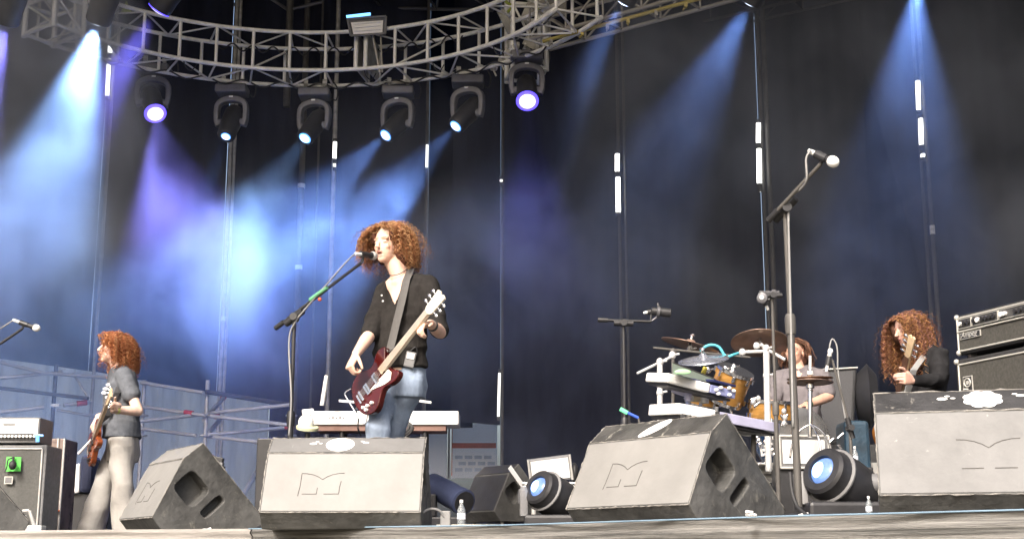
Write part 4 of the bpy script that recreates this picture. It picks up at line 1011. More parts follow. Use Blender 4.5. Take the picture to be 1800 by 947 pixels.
mic_stand('microphone stand at the left edge with its boom pointing into the picture', Vector((P(-60, 800, Yl).x, Yl, FL)), None, P(-55, 640, Yl), P(-75, 655, Yl), P(40, 577, Yl - .1), P(34, 566, Yl - .1), P(60, 575, Yl - .1), m_gr=m_white,
          cab=[P(24, 562, Yl - .1), P(12, 570, Yl - .1), P(0, 578, Yl - .1), P(-30, 600, Yl - .05)])
# ================================================================ PEOPLE
def sines(Pn, scale, seed, n=10):
    r = np.random.RandomState(seed); out = np.zeros(len(Pn))
    for k in range(n):
        d = r.normal(size=3); d /= np.linalg.norm(d); f = scale * (0.6 + 1.1 * r.rand())
        out += np.sin(Pn @ d * f + r.rand() * 6.28)
    return out / math.sqrt(n)
def remeshed(name, shp, m, parent, voxel=.006, smooth=4, fold=None, cut=None, colour=None, thick=0, decimate=0):
    """grow one continuous skin over overlapping closed shapes"""
    me = bpy.data.meshes.new(name); me.from_pydata([tuple(v) for v in shp.v], [], shp.f); me.update()
    bm = bmesh.new(); bm.from_mesh(me); bmesh.ops.recalc_face_normals(bm, faces=bm.faces); bm.to_mesh(me); bm.free()
    ob = bpy.data.objects.new(name, me); COL.objects.link(ob)
    md = ob.modifiers.new('r', 'REMESH'); md.mode = 'VOXEL'; md.voxel_size = voxel; md.use_smooth_shade = True
    if smooth: sm = ob.modifiers.new('s', 'SMOOTH'); sm.factor = .5; sm.iterations = smooth
    dg = bpy.context.evaluated_depsgraph_get(); dg.update()
    me2 = bpy.data.meshes.new_from_object(ob.evaluated_get(dg)); bpy.data.objects.remove(ob)
    n = len(me2.vertices); co = np.empty(n * 3); me2.vertices.foreach_get('co', co); co = co.reshape(-1, 3)
    if fold is not None:
        no = np.empty(n * 3); me2.vertices.foreach_get('normal', no); no = no.reshape(-1, 3)
        co = co + no * fold(co)[:, None]; me2.vertices.foreach_set('co', co.ravel()); me2.update()
    if colour is not None:
        c = np.ones((n, 4)); c[:, :3] = colour(co)
        at = me2.color_attributes.new('col', 'FLOAT_COLOR', 'POINT'); at.data.foreach_set('color', c.ravel())
    if cut is not None:
        kill = cut(co); bm = bmesh.new(); bm.from_mesh(me2); bm.verts.ensure_lookup_table()
        bmesh.ops.delete(bm, geom=[bm.verts[i] for i in np.nonzero(kill)[0]], context='VERTS'); bm.to_mesh(me2); bm.free()
    me2.transform(mat_of(parent).inverted()); me2.name = name
    me2.materials.clear(); me2.materials.append(m)
    me2.polygons.foreach_set('use_smooth', [True] * len(me2.polygons))
    o = link_part(name, me2, parent)
    if thick: md = o.modifiers.new('t', 'SOLIDIFY'); md.thickness = thick; md.offset = -1
    return o
def wrinkle(amp, scale, seed, stretch=(1, 1, 1)):
    st = np.array(stretch)
    def f(co):
        q = co * st
        a = sines(q, scale, seed); b = sines(q, scale * 2.1, seed + 5)
        return amp * ((1 - np.abs(a)) * 1.1 - .5 + .35 * b)
    return f
class Head:
    def __init__(s, c, yaw, pitch=0, roll=0, k=1.0):
        """yaw: 0 faces the audience, 90 faces the left of the picture; pitch up positive"""
        y = R(yaw); F = Vector((-math.sin(y), -math.cos(y), 0)); S = Vector((0, 0, 1)).cross(F).normalized(); U = Vector((0, 0, 1))
        q = Quaternion(S, -R(pitch)); F = q @ F; U = q @ U
        q = Quaternion(F, R(roll)); S = q @ S; U = q @ U
        s.c = Vector(c); s.F, s.S, s.U, s.k = F, S, U, k
    def p(s, f, sd, u): return s.c + (s.F * f + s.S * sd + s.U * u) * s.k
    def B(s): return (s.S, s.F, s.U)
    def add(s, sh, open_mouth=.010, ear=True):
        k = s.k; B = s.B()
        def E(f, sd, u, rs, rf, ru, n=16): sh.ell(s.p(f, sd, u), (rs * k, rf * k, ru * k), B, n, 10)
        E(-.012, 0, .035, .074, .094, .084, 20); E(.026, 0, -.03, .060, .064, .085, 20)
        E(.020, 0, -.068, .055, .056, .038); E(.064, 0, -.096, .024, .022, .018)
        for sd in (-1, 1):
            E(.058, sd * .036, -.022, .020, .020, .018); E(.070, sd * .028, .026, .026, .014, .010)
            E(.068, sd * .031, .004, .015, .014, .011)
            if ear: E(-.008, sd * .074, -.006, .010, .020, .032)
            E(.106, sd * .010, -.026, .007, .008, .006)
        sh.limb([(s.p(.080, 0, .016), .0085 * k), (s.p(.110, 0, -.022), .0115 * k)], 10)
        E(.086, 0, -.052, .020, .010, .0055); E(.083, 0, -.066 - open_mouth * .9, .019, .010, .007)
        E(.074, 0, -.078 - open_mouth, .022, .014, .016)
        return s
    def colour(s, skin, lip, brow, blush=.25):
        def f(co):
            n = len(co); c = np.tile(np.array(skin, float), (n, 1))
            d = (co - np.array(s.c)) / s.k
            f_, sd, u = d @ np.array(s.F), d @ np.array(s.S), d @ np.array(s.U)
            def blob(cf, cs, cu, rf, rs, ru): return np.clip(1.25 - np.sqrt(((f_ - cf) / rf) ** 2 + ((sd - cs) / rs) ** 2 + ((u - cu) / ru) ** 2), 0, 1)
            def mixc(w, col): w = w[:, None]; return c * (1 - w) + np.array(col) * w
            for q in (-1, 1):
                c = mixc(np.clip(blob(.088, q * .030, .030, .03, .022, .0055) * 2.2, 0, 1) * .85, brow)
                c = mixc(np.clip(blob(.086, q * .031, .002, .02, .014, .0045) * 2.2, 0, 1) * .75, [x * .35 for x in skin])
                c = mixc(blob(.066, q * .045, -.03, .03, .03, .025) * blush, (skin[0], skin[1] * .62, skin[2] * .55))
            c = mixc(np.clip(blob(.094, 0, -.052, .02, .024, .0065) * 2, 0, 1) * .8, lip)
            c = mixc(np.clip(blob(.090, 0, -.076, .02, .020, .007) * 2, 0, 1) * .8, lip)
            c = mixc(np.clip(blob(.088, 0, -.062, .025, .017, .006) * 2, 0, 1) * .95, (.05, .012, .01))
            c = mixc(np.clip(blob(.11, 0, -.034, .012, .014, .004) * 1.5, 0, 1) * .5, [x * .4 for x in skin])
            return c
        return f
def hand(sh, wrist, fdir, palm_n, thumb_side, curl=(30, 55, 40), k=1.0, spread=4, thumb_curl=35):
    """palm and five fingers; fdir: from wrist to knuckles; palm_n: the way the palm faces; thumb_side: direction of the thumb edge"""
    f = Vector(fdir).normalized(); n = Vector(palm_n); n = (n - f * n.dot(f)).normalized(); s = n.cross(f).normalized()
    if s.dot(Vector(thumb_side)) < 0: s = -s
    w = Vector(wrist)
    sh.loft([(w - f * .01 * k, s * .026 * k, n * .019 * k, .8), (w + f * .02 * k, s * .032 * k, n * .017 * k, .7), (w + f * .06 * k, s * .040 * k, n * .015 * k, .6), (w + f * .092 * k, s * .040 * k, n * .012 * k, .6), (w + f * .098 * k, s * .034 * k, n * .008 * k, .8)], 16)
    Ls = [(.042, .026, .020), (.046, .029, .021), (.042, .027, .020), (.033, .020, .018)]
    for i, (L, off) in enumerate(zip(Ls, (.030, .010, -.010, -.029))):
        p = w + f * (.092 - (.004 if i in (0, 3) else 0) - (.006 if i == 3 else 0)) * k + s * off * k; d = f.copy()
        d = Quaternion(n, R(-spread * (off / .02) * (1 if s.cross(f).dot(n) < 0 else -1))) @ d
        axis = f.cross(n).normalized(); r = (.0088, .0092, .0088, .0078)[i] * k; pts = [(p - d * .012 * k, r * 1.08)]; pts.append((p, r * 1.08))
        for j in range(3):
            d = Quaternion(axis, R(curl[j] * (1 + .10 * (i - 1)))) @ d
            p = p + d * L[j] * k; pts.append((p, r * (1 - .09 * (j + 1))))
        sh.limb(pts, 10)
    tb = w + f * .022 * k + s * .026 * k
    d = (f * .62 + s * .70 + n * .28).normalized(); p1 = tb + d * .040 * k
    ax = f.cross(n).normalized()
    d2 = (Quaternion(ax, R(thumb_curl)) @ (f * .85 + s * .35)).normalized(); p2 = p1 + d2 * .032 * k
    d3 = (Quaternion(ax, R(thumb_curl * 1.4)) @ (f * .95 + s * .05)).normalized(); p3 = p2 + d3 * .024 * k
    sh.limb([(tb - d * .01 * k, .014 * k), (p1, .0115 * k), (p2, .0100 * k), (p3, .0082 * k)], 10)
def curls(name, hd, parent, N, L, bulk, r_curl, cols, seed, hw=.105, back=1.0, face_gap=.42, thick=.0042, down=.30, top_lift=.02, vol=True, wave=1.0, tight=.036, side_drop=None, core=True, fringe=False, face_lim=.055):
    """curly hair: hundreds of tapering ringlets over a soft underlying mass"""
    rr = random.Random(seed); k = hd.k; V = []; Fc = []; C = []
    Z = Vector((0, 0, -1)); cen = hd.p(-.012, 0, .03)
    for i in range(N):
        while True:
            d = Vector((rr.gauss(0, 1), rr.gauss(0, 1), rr.gauss(0, 1))).normalized()    # (S,F,U)
            if d.z < -.35: continue
            if d.y > face_gap and d.z < (.50 if fringe else .62): continue
            if d.y > .25 and d.z < .0: continue
            break
        dw = hd.S * d.x + hd.F * d.y + hd.U * d.z
        p = cen + hd.S * d.x * .078 * k + hd.F * d.y * .096 * k + hd.U * d.z * .088 * k
        side = 1 if d.x > 0 else -1
        v = (dw * .8 + Vector((0, 0, -.22 - .30 * max(0, d.z))) + (hd.S * d.x + hd.F * d.y).normalized() * .55).normalized()
        if d.y > .15: v = (v + hd.S * side * .9 * abs(d.x) ** .3 - hd.F * .25).normalized()
        Ln = L * rr.uniform(.62, 1.14) * (1 if d.z > -.1 else .85); fly = rr.random() < .05; steps = int(Ln / .0065); st = Ln / steps
        path = []; bk = bulk * rr.uniform(.75, 1.15)
        for j in range(steps):
            path.append(p.copy())
            pull = (.45 if fly else 1) * down * (1.25 if j * st > bk * .5 else .55)
            v = (v * (1 - pull * .28) + Z * pull * .28 + Vector((rr.uniform(-1, 1), rr.uniform(-1, 1), rr.uniform(-1, 1))) * .05).normalized()
            p = p + v * st
            # keep outside the head and at a loose distance from its axis
            q = p - cen; ls, lf, lu = q.dot(hd.S), q.dot(hd.F), q.dot(hd.U)
            e = math.sqrt((ls / (.080 * k)) ** 2 + (lf / (.098 * k)) ** 2 + (lu / (.090 * k)) ** 2)
            if e < 1.06: p = p + (hd.S * ls + hd.F * lf + hd.U * lu).normalized() * (1.06 - e) * .08
            if lf > face_lim * k and lu < .065 * k and abs(ls) < .11 * k:      # off the face
                p = p + hd.S * (side * .010) - hd.F * (.004 if face_lim > .05 else .008)
            if lu < -.06 * k:                                  # fall outside neck and shoulders
                rad = math.hypot(ls, lf)
                if rad < hw * k: p = p + (hd.S * ls + hd.F * lf).normalized() * .005
        a0 = rr.uniform(0, 6.28); tw = 6.28 / (tight * rr.uniform(.8, 1.3)) * st * rr.choice((-1, 1))
        base = cols[rr.randrange(len(cols))]; sh = rr.uniform(.7, 1.3)
        m = len(path); o = len(V); u = None
        for j, q in enumerate(path):
            t = j / (m - 1); dd = (path[min(j + 1, m - 1)] - path[max(j - 1, 0)]).normalized()
            if u is None: u = frame_from(dd)[1]
            u = (u - dd * u.dot(dd)).normalized(); w = dd.cross(u)
            rc = r_curl * min(1, t * 4 + .1) * (1 + .3 * math.sin(j * .3 + a0)) * wave; a = a0 + tw * j
            c = q + (u * math.cos(a) + w * math.sin(a)) * rc
            th = thick * (.6 if fly else 1) * (1.15 - .75 * t ** 2)
            for kk in range(3):
                b_ = a + 2.094 * kk; V.append(c + (u * math.cos(b_) + w * math.sin(b_)) * th); C.append((base[0] * sh * (.75 + .5 * t), base[1] * sh * (.75 + .5 * t), base[2] * sh * (.75 + .5 * t), 1))
        Fc += [(o + j * 3 + kk, o + j * 3 + (kk + 1) % 3, o + (j + 1) * 3 + (kk + 1) % 3, o + (j + 1) * 3 + kk) for j in range(m - 1) for kk in range(3)]
    b = MB(); b.v = V; b.f = Fc
    o = MB.build(b, name, mat_attr('curly_hair', .55, .35, bump=0), parent, smooth=True)
    at = o.data.color_attributes.new('col', 'FLOAT_COLOR', 'POINT'); at.data.foreach_set('color', np.array(C, dtype=float).ravel())
    return o
def hair_core(name, hd, parent, blobs, col, seed, amp=.008):
    sh = MB()
    for (f, s_, u, rs, rf, ru) in blobs: sh.ell(hd.p(f, s_, u), (rs * hd.k, rf * hd.k, ru * hd.k), hd.B(), 16, 10)
    return remeshed(name, sh, mat(name + '_' + str(seed), col, .8, var=.4, scale=25, bump=.5), parent, .008, 2, fold=wrinkle(amp, 90, seed, (1, 1, .4)))
def leg(sh, hip, knee, ankle, r=(.088, .062, .05), flare=None, n=16):
    sh.limb([(hip, r[0]), (Vector(hip).lerp(Vector(knee), .5), r[0] * .86), (knee, r[1]), (Vector(knee).lerp(Vector(ankle), .35), r[1] * 1.0), (ankle, r[2])], n)
def shoe(t, ankle, fdir, m, name='shoe'):
    a = Vector(ankle); a.z = FL; f = Vector(fdir); f.z = 0; f.normalize(); s = Vector((0, 0, 1)).cross(f); sh = MB()
    sh.loft([(a - f * .075 + Vector((0, 0, .006)), s * .03, Vector((0, 0, .004)), .8), (a - f * .075 + Vector((0, 0, .05)), s * .034, f * .02, .9)], 16)
    sh.ell(a - f * .03 + Vector((0, 0, .05)), (.038, .055, .05), (s, f, Vector((0, 0, 1)))); sh.ell(a + f * .07 + Vector((0, 0, .032)), (.042, .095, .032), (s, f, Vector((0, 0, 1)))); sh.ell(a + f * .14 + Vector((0, 0, .028)), (.040, .045, .027), (s, f, Vector((0, 0, 1))))
    return remeshed(name, sh, m, t, .008, 3)
def torso_rings(axis_pts, S, F, dims, e=.85):
    return [(Vector(p), S * a, F * b, e) for p, (a, b) in zip(axis_pts, dims)]
m_skin = mat_attr('skin', .5, .4, .12, .06, 70)
SKIN = (.76, .50, .39); LIP = (.42, .13, .11)

# ---------------------------------------------------------------- guitars
def guitar(label, bottom, head_tip, normal, body_m, s=1.0, bass=False, pick=True, group='electric guitars being played', neck_m=None, L=None, name='electric_guitar'):
    bottom = Vector(bottom); X = Vector(head_tip) - bottom; Ltot = L or X.length; X.normalize()
    n = Vector(normal); n = (n - X * n.dot(X)).normalized(); Y_ = n.cross(X).normalized()
    t = thing(name, label, 'guitar', bottom, group)
    u = Ltot
    def W(x, y, z=0): return bottom + X * (x * u) + Y_ * (y * u) + n * (z * u)
    bl = .405 if not bass else .36
    out = [(0, 0), (.012, .075), (.05, .135), (.11, .165), (.17, .158), (.215, .125), (.25, .108), (.285, .115), (.325, .140), (.37, .150), (.405, .140), (.425, .120), (.410, .095), (.385, .060), (.375, .035),
           (.375, -.035), (.385, -.060), (.405, -.090), (.415, -.118), (.395, -.138), (.355, -.142), (.315, -.130), (.275, -.110), (.24, -.108), (.20, -.130), (.15, -.165), (.10, -.172), (.045, -.140), (.01, -.078)]
    out = [(x * bl / .405, y) for x, y in out]
    pts = [Vector((x, y, 0)) for x, y in out]; cp = curve_pts(pts + [pts[0]], 3)[:-1]
    b = MB(); b.prism([(p.x * u, p.y * u) for p in cp], bottom - n * .02, X, Y_, .042); b.build('body', body_m, t, bevel=.006)
    nm = neck_m or mat('maple_neck', (.62, .46, .30), .4, stretch=(1, 1, 1))
    x0, x1 = bl * .82, .83
    b = MB(); b.prism([(x0 * u, -.026 * u), (x1 * u, -.021 * u), (x1 * u, .021 * u), (x0 * u, .026 * u)], bottom + n * .012, X, Y_, .022); b.build('neck', nm, t, bevel=.005)
    b = MB(); b.prism([(x0 * u * .92, -.028 * u), (x1 * u, -.021 * u), (x1 * u, .021 * u), (x0 * u * .92, .028 * u)], bottom + n * .034, X, Y_, .005); b.build('fretboard', mat('pale_fretboard', (.50, .40, .30), .35) if not bass else mat('dark_fretboard', (.10, .05, .03), .4), t)
    hw_ = .62 if bass else 1.0
    hp = [(x, y * hw_) for x, y in [(.83, -.022), (.85, -.042), (.99, -.052), (1.0, -.02), (.985, 0), (1.0, .02), (.99, .045), (.85, .036), (.83, .022)]]
    b = MB(); b.prism([(x * u, y * u) for x, y in hp], bottom + n * .020, X, Y_, .016); b.build('headstock', nm, t, bevel=.003)
    for k in range(3):
        for sd in ((-1, 1) if not bass else (-1,)):
            x = .87 + k * .042; a = W(x, sd * .045 * hw_) + n * .028; b = MB().tube(a, a + Y_ * sd * .022 * u, .004, n=6); b.ell(a + Y_ * sd * .034 * u, (.011, .015, .007), (X, Y_, n), 10, 6); b.build('tuning_peg', m_chrome if k else m_chrome, t)
    if bass:
        for k in range(4):
            a = W(.855 + k * .038, .026) + n * .028; b = MB().tube(a, a + Y_ * .02 * u, .004, n=6); b.ell(a + Y_ * .03 * u, (.012, .018, .008), (X, Y_, n), 10, 6); b.build('tuning_peg', m_chrome, t)
    m_pg = mat('cream_pickguard', (.75, .72, .64), .35)
    if pick:
        b = MB(); b.prism([(x * u * bl / .405, y * u) for x, y in ((.15, -.020), (.36, -.035), (.37, -.075), (.33, -.110), (.28, -.095), (.22, -.060))], bottom + n * .0225, X, Y_, .003); b.build('pickguard', m_pg, t)
    for xx in (.15, .245):
        b = MB(); b.box(W(xx * bl / .405, 0) + n * .027, (.040 * u, .085 * u, .012), Matrix((X, Y_, n)).transposed()); b.build('pickup', m_chrome if pick else m_black, t, bevel=.002)
        b = MB()
        for q in range(6): b.tube(W(xx * bl / .405, -.028 + q * .0112) + n * .03, W(xx * bl / .405, -.028 + q * .0112) + n * .036, .0032, n=6)
        b.build('pole_pieces', m_black, t)
    b = MB(); b.box(W(.085, 0) + n * .03, (.018 * u, .085 * u, .014), Matrix((X, Y_, n)).transposed()); b.box(W(.055, 0) + n * .028, (.014 * u, .08 * u, .010), Matrix((X, Y_, n)).transposed()); b.build('bridge', m_chrome, t, bevel=.002)
    for (x, y) in ((.085, -.095), (.125, -.110), (.05, -.075), (.06, -.110)):
        b = MB().tube(W(x, y) + n * .02, W(x, y) + n * .036, .011, .009, n=14); b.build('knob', m_white if pick else m_black, t, smooth='auto')
    b = MB()
    ns = 4 if bass else 6
    for q in range(ns):
        yy = -.018 + q * .036 / (ns - 1); b.path([W(.06, yy * 1.3) + n * .040, W(.83, yy) + n * .042, W(.93, yy) + n * .038], .0009, 3)
    st_ = b.build('strings', m_chrome, t); st_['kind'] = 'stuff'
    b = MB().tube(W(0, 0), W(-.02, 0), .007, n=8); b.tube(W(bl * 1.0, .10), W(bl * 1.03, .11), .007, n=8); b.build('strap_button', m_chrome, t)
    return t, W, X, Y_, n
m_cherry = mat('dark_cherry_lacquer', (.055, .005, .005), .12, var=.5, scale=6, bump=.02, spec=.6)
m_burst = mat('brown_sunburst_lacquer', (.22, .055, .018), .15, var=.6, scale=7, bump=.02, spec=.6)

# ================================================================ THE LEAD SINGER
def unit_sf(yaw):
    y = R(yaw); F = Vector((-math.sin(y), -math.cos(y), 0)); return Vector((0, 0, 1)).cross(F).normalized(), F
Y0 = 8.15
def J(px, py, dy=0): return P(px, py, Y0 + dy)
S, F = unit_sf(33); dS = S
pers = thing('person', 'singer with curly auburn hair, black V neck shirt, blue jeans and a dark red guitar', 'person', (J(690, 900).x, Y0, FL), 'band members on stage')
hd = Head(J(683, 430), 34, -4, k=1.04)
body = MB(); hd.add(body, open_mouth=.014)
nk = J(706, 487, .01)
body.limb([(hd.p(-.015, 0, -.06), .058), (nk, .060), (nk + Vector((0, 0, -.04)), .07)])
ax = [J(708, 482, .02), J(711, 494, .02), J(713, 510, .02), J(711, 545, .02), J(705, 590, .02), J(702, 622, .02), J(703, 655, .02)]
dm = [(.062, .055), (.135, .075), (.178, .088), (.172, .102), (.150, .098), (.150, .098), (.155, .10)]
body.loft(torso_rings(ax, S, F, dm))
shR, shL = ax[2] - S * .165 + Vector((0, 0, -.005)), ax[2] + S * .165 + Vector((0, 0, .005))
elR, elL = J(650, 588, -.04), J(774, 584, -.20)
wrR, wrL = J(626, 622, -.30), J(756, 569, -.38)
body.limb([(shR, .05), (shR.lerp(elR, .5), .045), (elR, .038), (elR.lerp(wrR, .3), .040), (wrR, .026)])
body.limb([(shL, .05), (shL.lerp(elL, .5), .045), (elL, .040), (elL.lerp(wrL, .35), .040), (wrL, .027)])
gb, gh = J(629, 714, -.18), J(784, 517, -.54)
gn = Vector((-.66, -.74, .10))
gt, W, gX, gY, gN = guitar('dark cherry red electric guitar with white neck held by the lead singer', gb, gh, gn, m_cherry, neck_m=mat('cream_neck', (.80, .72, .60), .4))
# strumming hand over the strings, fretting hand round the neck
hand(body, wrR, (J(613, 648, -.34) - wrR), (.75, .45, -.35), (.5, -.5, .5), curl=(62, 75, 50), k=1.05)
fr_ = W(.70, 0)
hand(body, wrL, (W(.735, .01) + gN * -.03 - wrL), gN * -1 + Vector((0, 0, .0)), (0, 0, 1), curl=(48, 62, 45), k=1.05, thumb_curl=10)
hipR, hipL = ax[-1] - S * .09 + Vector((0, 0, -.06)), ax[-1] + S * .09 + Vector((0, 0, -.06))
knR, knL = J(665, 752, -.16), J(690, 764, .06); anR, anL = J(652, 880, -.04), J(655, 885, .16)
anR.z = anL.z = FL + .08
for (h_, k_, a_) in ((hipR, knR, anR), (hipL, knL, anL)): body.limb([(h_, .07), (k_, .048), (a_, .036)])
remeshed('body', body, m_skin, pers, .0042, 5, colour=hd.colour(SKIN, LIP, (.20, .09, .05)))
# shirt: V neck, sleeves to the elbow
m_shirt = mat('black_cotton', (.024, .022, .021), .9, var=.25, scale=30, bump=.25, spec=.15)
shirt = MB(); dm2 = [(a + .016, b + .016) for a, b in dm]; dm2[0] = (.060, .052); dm2[1] = (.125, .078)
ax2 = list(ax); ax2[-1] = J(704, 648, .02); dm2[-1] = (.176, .122); dm2[-2] = (.172, .118); dm2[4] = (.170, .118)
shirt.loft(torso_rings(ax2, S, F, dm2))
shirt.limb([(shR, .068), (shR.lerp(elR, .5), .060), (shR.lerp(elR, .96), .056)]); shirt.limb([(shL, .070), (shL.lerp(elL, .5), .064), (shL.lerp(elL, .92), .058)])
shirt.limb([(ax[1] - S * .07, .05), (shR, .062)]); shirt.limb([(ax[1] + S * .07, .05), (shL, .064)])
def vcut(top, low, half, S=S, F=F):
    t_ = np.array(top); l_ = np.array(low); Sn = np.array(S); Fn = np.array(F)
    def f(co):
        zt, zl = t_[2], l_[2]; q = (co[:, 2] - zl) / (zt - zl)
        cx = l_ + (t_ - l_) * q[:, None]; lat = (co - cx) @ Sn; fr = (co - np.array(ax[2])) @ Fn
        return ((q > 0) & (np.abs(lat) < half * np.clip(q, 0, 1.4)) & (fr > 0.0)) | ((co[:, 2] > zt + .035))
    return f
remeshed('shirt', shirt, m_shirt, pers, .0065, 3, fold=wrinkle(.009, 22, 4, (.8, .8, 1.2)), cut=vcut(ax[1] + Vector((0, 0, .02)) - S * .012, J(689, 533, -.1) , .105), thick=.004)
# jeans
m_jeans = mat('faded_blue_denim', (.25, .31, .41), .85, var=.35, scale=7, bump=.4, scuff=((.40, .45, .52), .56, 5), stretch=(1, 1, .5))
je = MB(); je.loft(torso_rings([J(704, 640, .02), J(705, 655, .02), J(707, 680, .02), J(706, 700, .02)], S, F, [(.148, .100), (.154, .106), (.160, .112), (.15, .105)]))
for (h_, k_, a_) in ((hipR, knR, anR), (hipL, knL, anL)): leg(je, h_, k_, a_, (.086, .070, .074))
remeshed('jeans', je, m_jeans, pers, .0075, 3, fold=wrinkle(.008, 24, 9, (1, 1, .7)))
for a_ in (anR, anL): shoe(pers, a_, F, m_black)
# pocket seam, belt pack, necklace, watch band, strap
b = MB(); c = J(721, 632, -.12); b.box(c, (.062, .030, .095), Matrix.Rotation(R(12), 3, 'Y')); o = b.build('radio_pack', m_grey, pers, bevel=.006)
b = MB(); b.box(c + Vector((.004, -.018, .02)), (.045, .006, .035), Matrix.Rotation(R(12), 3, 'Y')); b.build('pack_window', m_white, pers, bevel=.002)
b = MB(); b.path(curve_pts([c + Vector((.0, 0, .05)), c + Vector((.03, 0, .075)), c + Vector((.04, .01, .04)), c + Vector((.02, .02, -.02))], 6), .004, 6); b.build('pack_clip', m_black, pers)
b = MB()
nb = J(690, 478, -.06)
b.path(curve_pts([J(722, 466, .02), J(714, 474, -.04), J(700, 482, -.065), J(688, 484, -.05), J(680, 482, .0)], 6), .0028, 5); b.build('necklace', m_black, pers)
b = MB(); d_ = (wrL - elL).normalized(); b.tube(elL.lerp(wrL, .80) - d_ * .010, elL.lerp(wrL, .80) + d_ * .010, .034, .033, n=20); b.build('wristband', m_black, pers, smooth='auto')
for (px, py) in ((671, 519), (673, 529)):
    b = MB().ell(J(px, py, -.085), (.006, .004, .006), n=8, m=5); b.build('button', m_white, pers)
b = MB(); st_pts = [(J(733, 473, .03), S), (J(722, 473, -.045), S), (J(714, 492, -.10), S), (J(706, 530, -.135), S), (J(696, 570, -.15), S), (J(686, 612, -.17), S), (W(.40, .11), S)]
rings = []
for k, (p_, s_) in enumerate(st_pts):
    rings.append((p_, s_ * .030, F * .003, .4))
b.loft(rings, 8); b.build('guitar_strap', mat('grey_woven_strap', (.085, .082, .08), .8, var=.1, scale=40), gt, smooth='auto')
b = MB(); b.path(curve_pts([W(.03, -.12), W(-.03, -.14) , J(610, 700, -.2), J(607, 690, -.2), J(617, 683, -.2)], 6), .004, 6); b.build('strap_end', m_chrome, gt)
b = MB(); b.path([J(626, 722, -.2), J(630, 735, -.2), J(629, 752, -.18), J(634, 765, -.1)], .005, 6); b.build('lead_cable', m_cable, gt)
AUB = [(.42, .19, .08), (.52, .27, .12), (.30, .12, .055), (.62, .37, .19)]
hair_core('hair_underlayer', hd, pers, [(-.03, 0, .045, .088, .095, .092), (-.045, .062, -.02, .062, .07, .09), (-.03, -.075, -.02, .040, .06, .085), (-.06, 0, -.05, .08, .05, .09), (-.05, .085, -.07, .045, .05, .07), (0, .075, .05, .05, .07, .055), (0, -.065, .05, .045, .07, .055)], (.09, .028, .012), 31)
curls('hair', hd, pers, 900, .25, .08, .0105, AUB, 11, hw=.100, down=.34, thick=.0030, tight=.034)

# ================================================================ THE LEFT GUITARIST
Y0 = 10.9
S, F = unit_sf(72)
pers = thing('person', 'guitarist with bright red curly hair, dark grey T shirt and pale flared trousers', 'person', (J(195, 930).x, Y0, FL), 'band members on stage')
hd = Head(J(198, 612), 70, 2, k=1.0)
body = MB(); hd.add(body, open_mouth=.004)
nk = J(208, 645, 0)
body.limb([(hd.p(-.015, 0, -.06), .054), (nk, .056), (nk + Vector((0, 0, -.04)), .065)])
ax = [J(211, 643), J(214, 651), J(216, 664), J(213, 690), J(213, 720), J(214, 745), J(214, 768)]
dm = [(.06, .055), (.125, .075), (.165, .098), (.16, .112), (.145, .105), (.145, .11), (.15, .115)]
body.loft(torso_rings(ax, S, F, dm))
shR, shL = ax[2] - S * .16, ax[2] + S * .16
elL, wrL = J(243, 722, -.20), J(201, 720, -.36); elR, wrR = J(196, 728, .20), J(173, 732, -.05)
body.limb([(shL, .048), (shL.lerp(elL, .5), .044), (elL, .040), (elL.lerp(wrL, .3), .039), (wrL, .027)])
body.limb([(shR, .048), (elR, .038), (elR.lerp(wrR, .3), .038), (wrR, .027)])
gt, W, gX, gY, gN = guitar('brown sunburst electric guitar held by the left guitarist, seen nearly edge on', J(158, 802, .02), J(203, 688, -.62), Vector((-.80, -.60, .12)), m_burst, pick=False)
hand(body, wrL, W(.74, .02) - gN * .03 - wrL, -gN, (0, 0, 1), curl=(45, 62, 45), k=1.05, thumb_curl=10)
hand(body, wrR, J(158, 756, -.12) - wrR, (.8, .5, -.2), (.4, -.4, .7), curl=(40, 55, 40), k=1.1)
hipR, hipL = ax[-1] - S * .09 + Vector((0, 0, -.04)), ax[-1] + S * .09 + Vector((0, 0, -.04))
knL, anL = J(214, 852, -.14), J(222, 918, -.10); knR, anR = J(184, 850, .02), J(160, 912, -.05); anL.z = anR.z = FL + .08
for (h_, k_, a_) in ((hipR, knR, anR), (hipL, knL, anL)): body.limb([(h_, .07), (k_, .048), (a_, .036)])
remeshed('body', body, m_skin, pers, .0048, 4, colour=hd.colour((.78, .54, .44), LIP, (.3, .12, .06)))
m_tee = mat('washed_black_tee', (.125, .135, .155), .9, var=.2, scale=25, bump=.2, spec=.1)
sh_ = MB(); dm2 = [(a + .018, b + .018) for a, b in dm]; dm2[0] = (.066, .062); ax2 = list(ax); ax2[-1] = J(214, 770); dm2[-1] = (.178, .150); dm2[-2] = (.176, .148); dm2[-3] = (.174, .142); dm2[3] = (.178, .140)
sh_.loft(torso_rings(ax2, S, F, dm2)); sh_.limb([(shL, .070), (shL.lerp(elL, .52), .072)]); sh_.limb([(shR, .068), (shR.lerp(elR, .5), .066)]); sh_.limb([(ax[1] + S * .05, .055), (shL, .064)]); sh_.limb([(ax[1] - S * .05, .055), (shR, .062)])
def necksq(z, c=None):
    c = np.array(ax[1] + F * .03)
    return lambda co: (np.linalg.norm(co - c, axis=1) < .085) & (co[:, 2] > z)
remeshed('t_shirt', sh_, m_tee, pers, .008, 3, fold=wrinkle(.007, 22, 14, (.8, .8, 1.3)), cut=necksq(ax[1].z + .0), thick=.004)
b = MB()
for (px, py, w_) in ((190, 676, .035), (186, 683, .045), (183, 690, .04), (188, 698, .03)): b.ell(J(px, py, -.165), (w_ * .6, .004, .014), n=10, m=5)
b.build('chest_print', mat('pale_print', (.45, .47, .52), .8), pers)
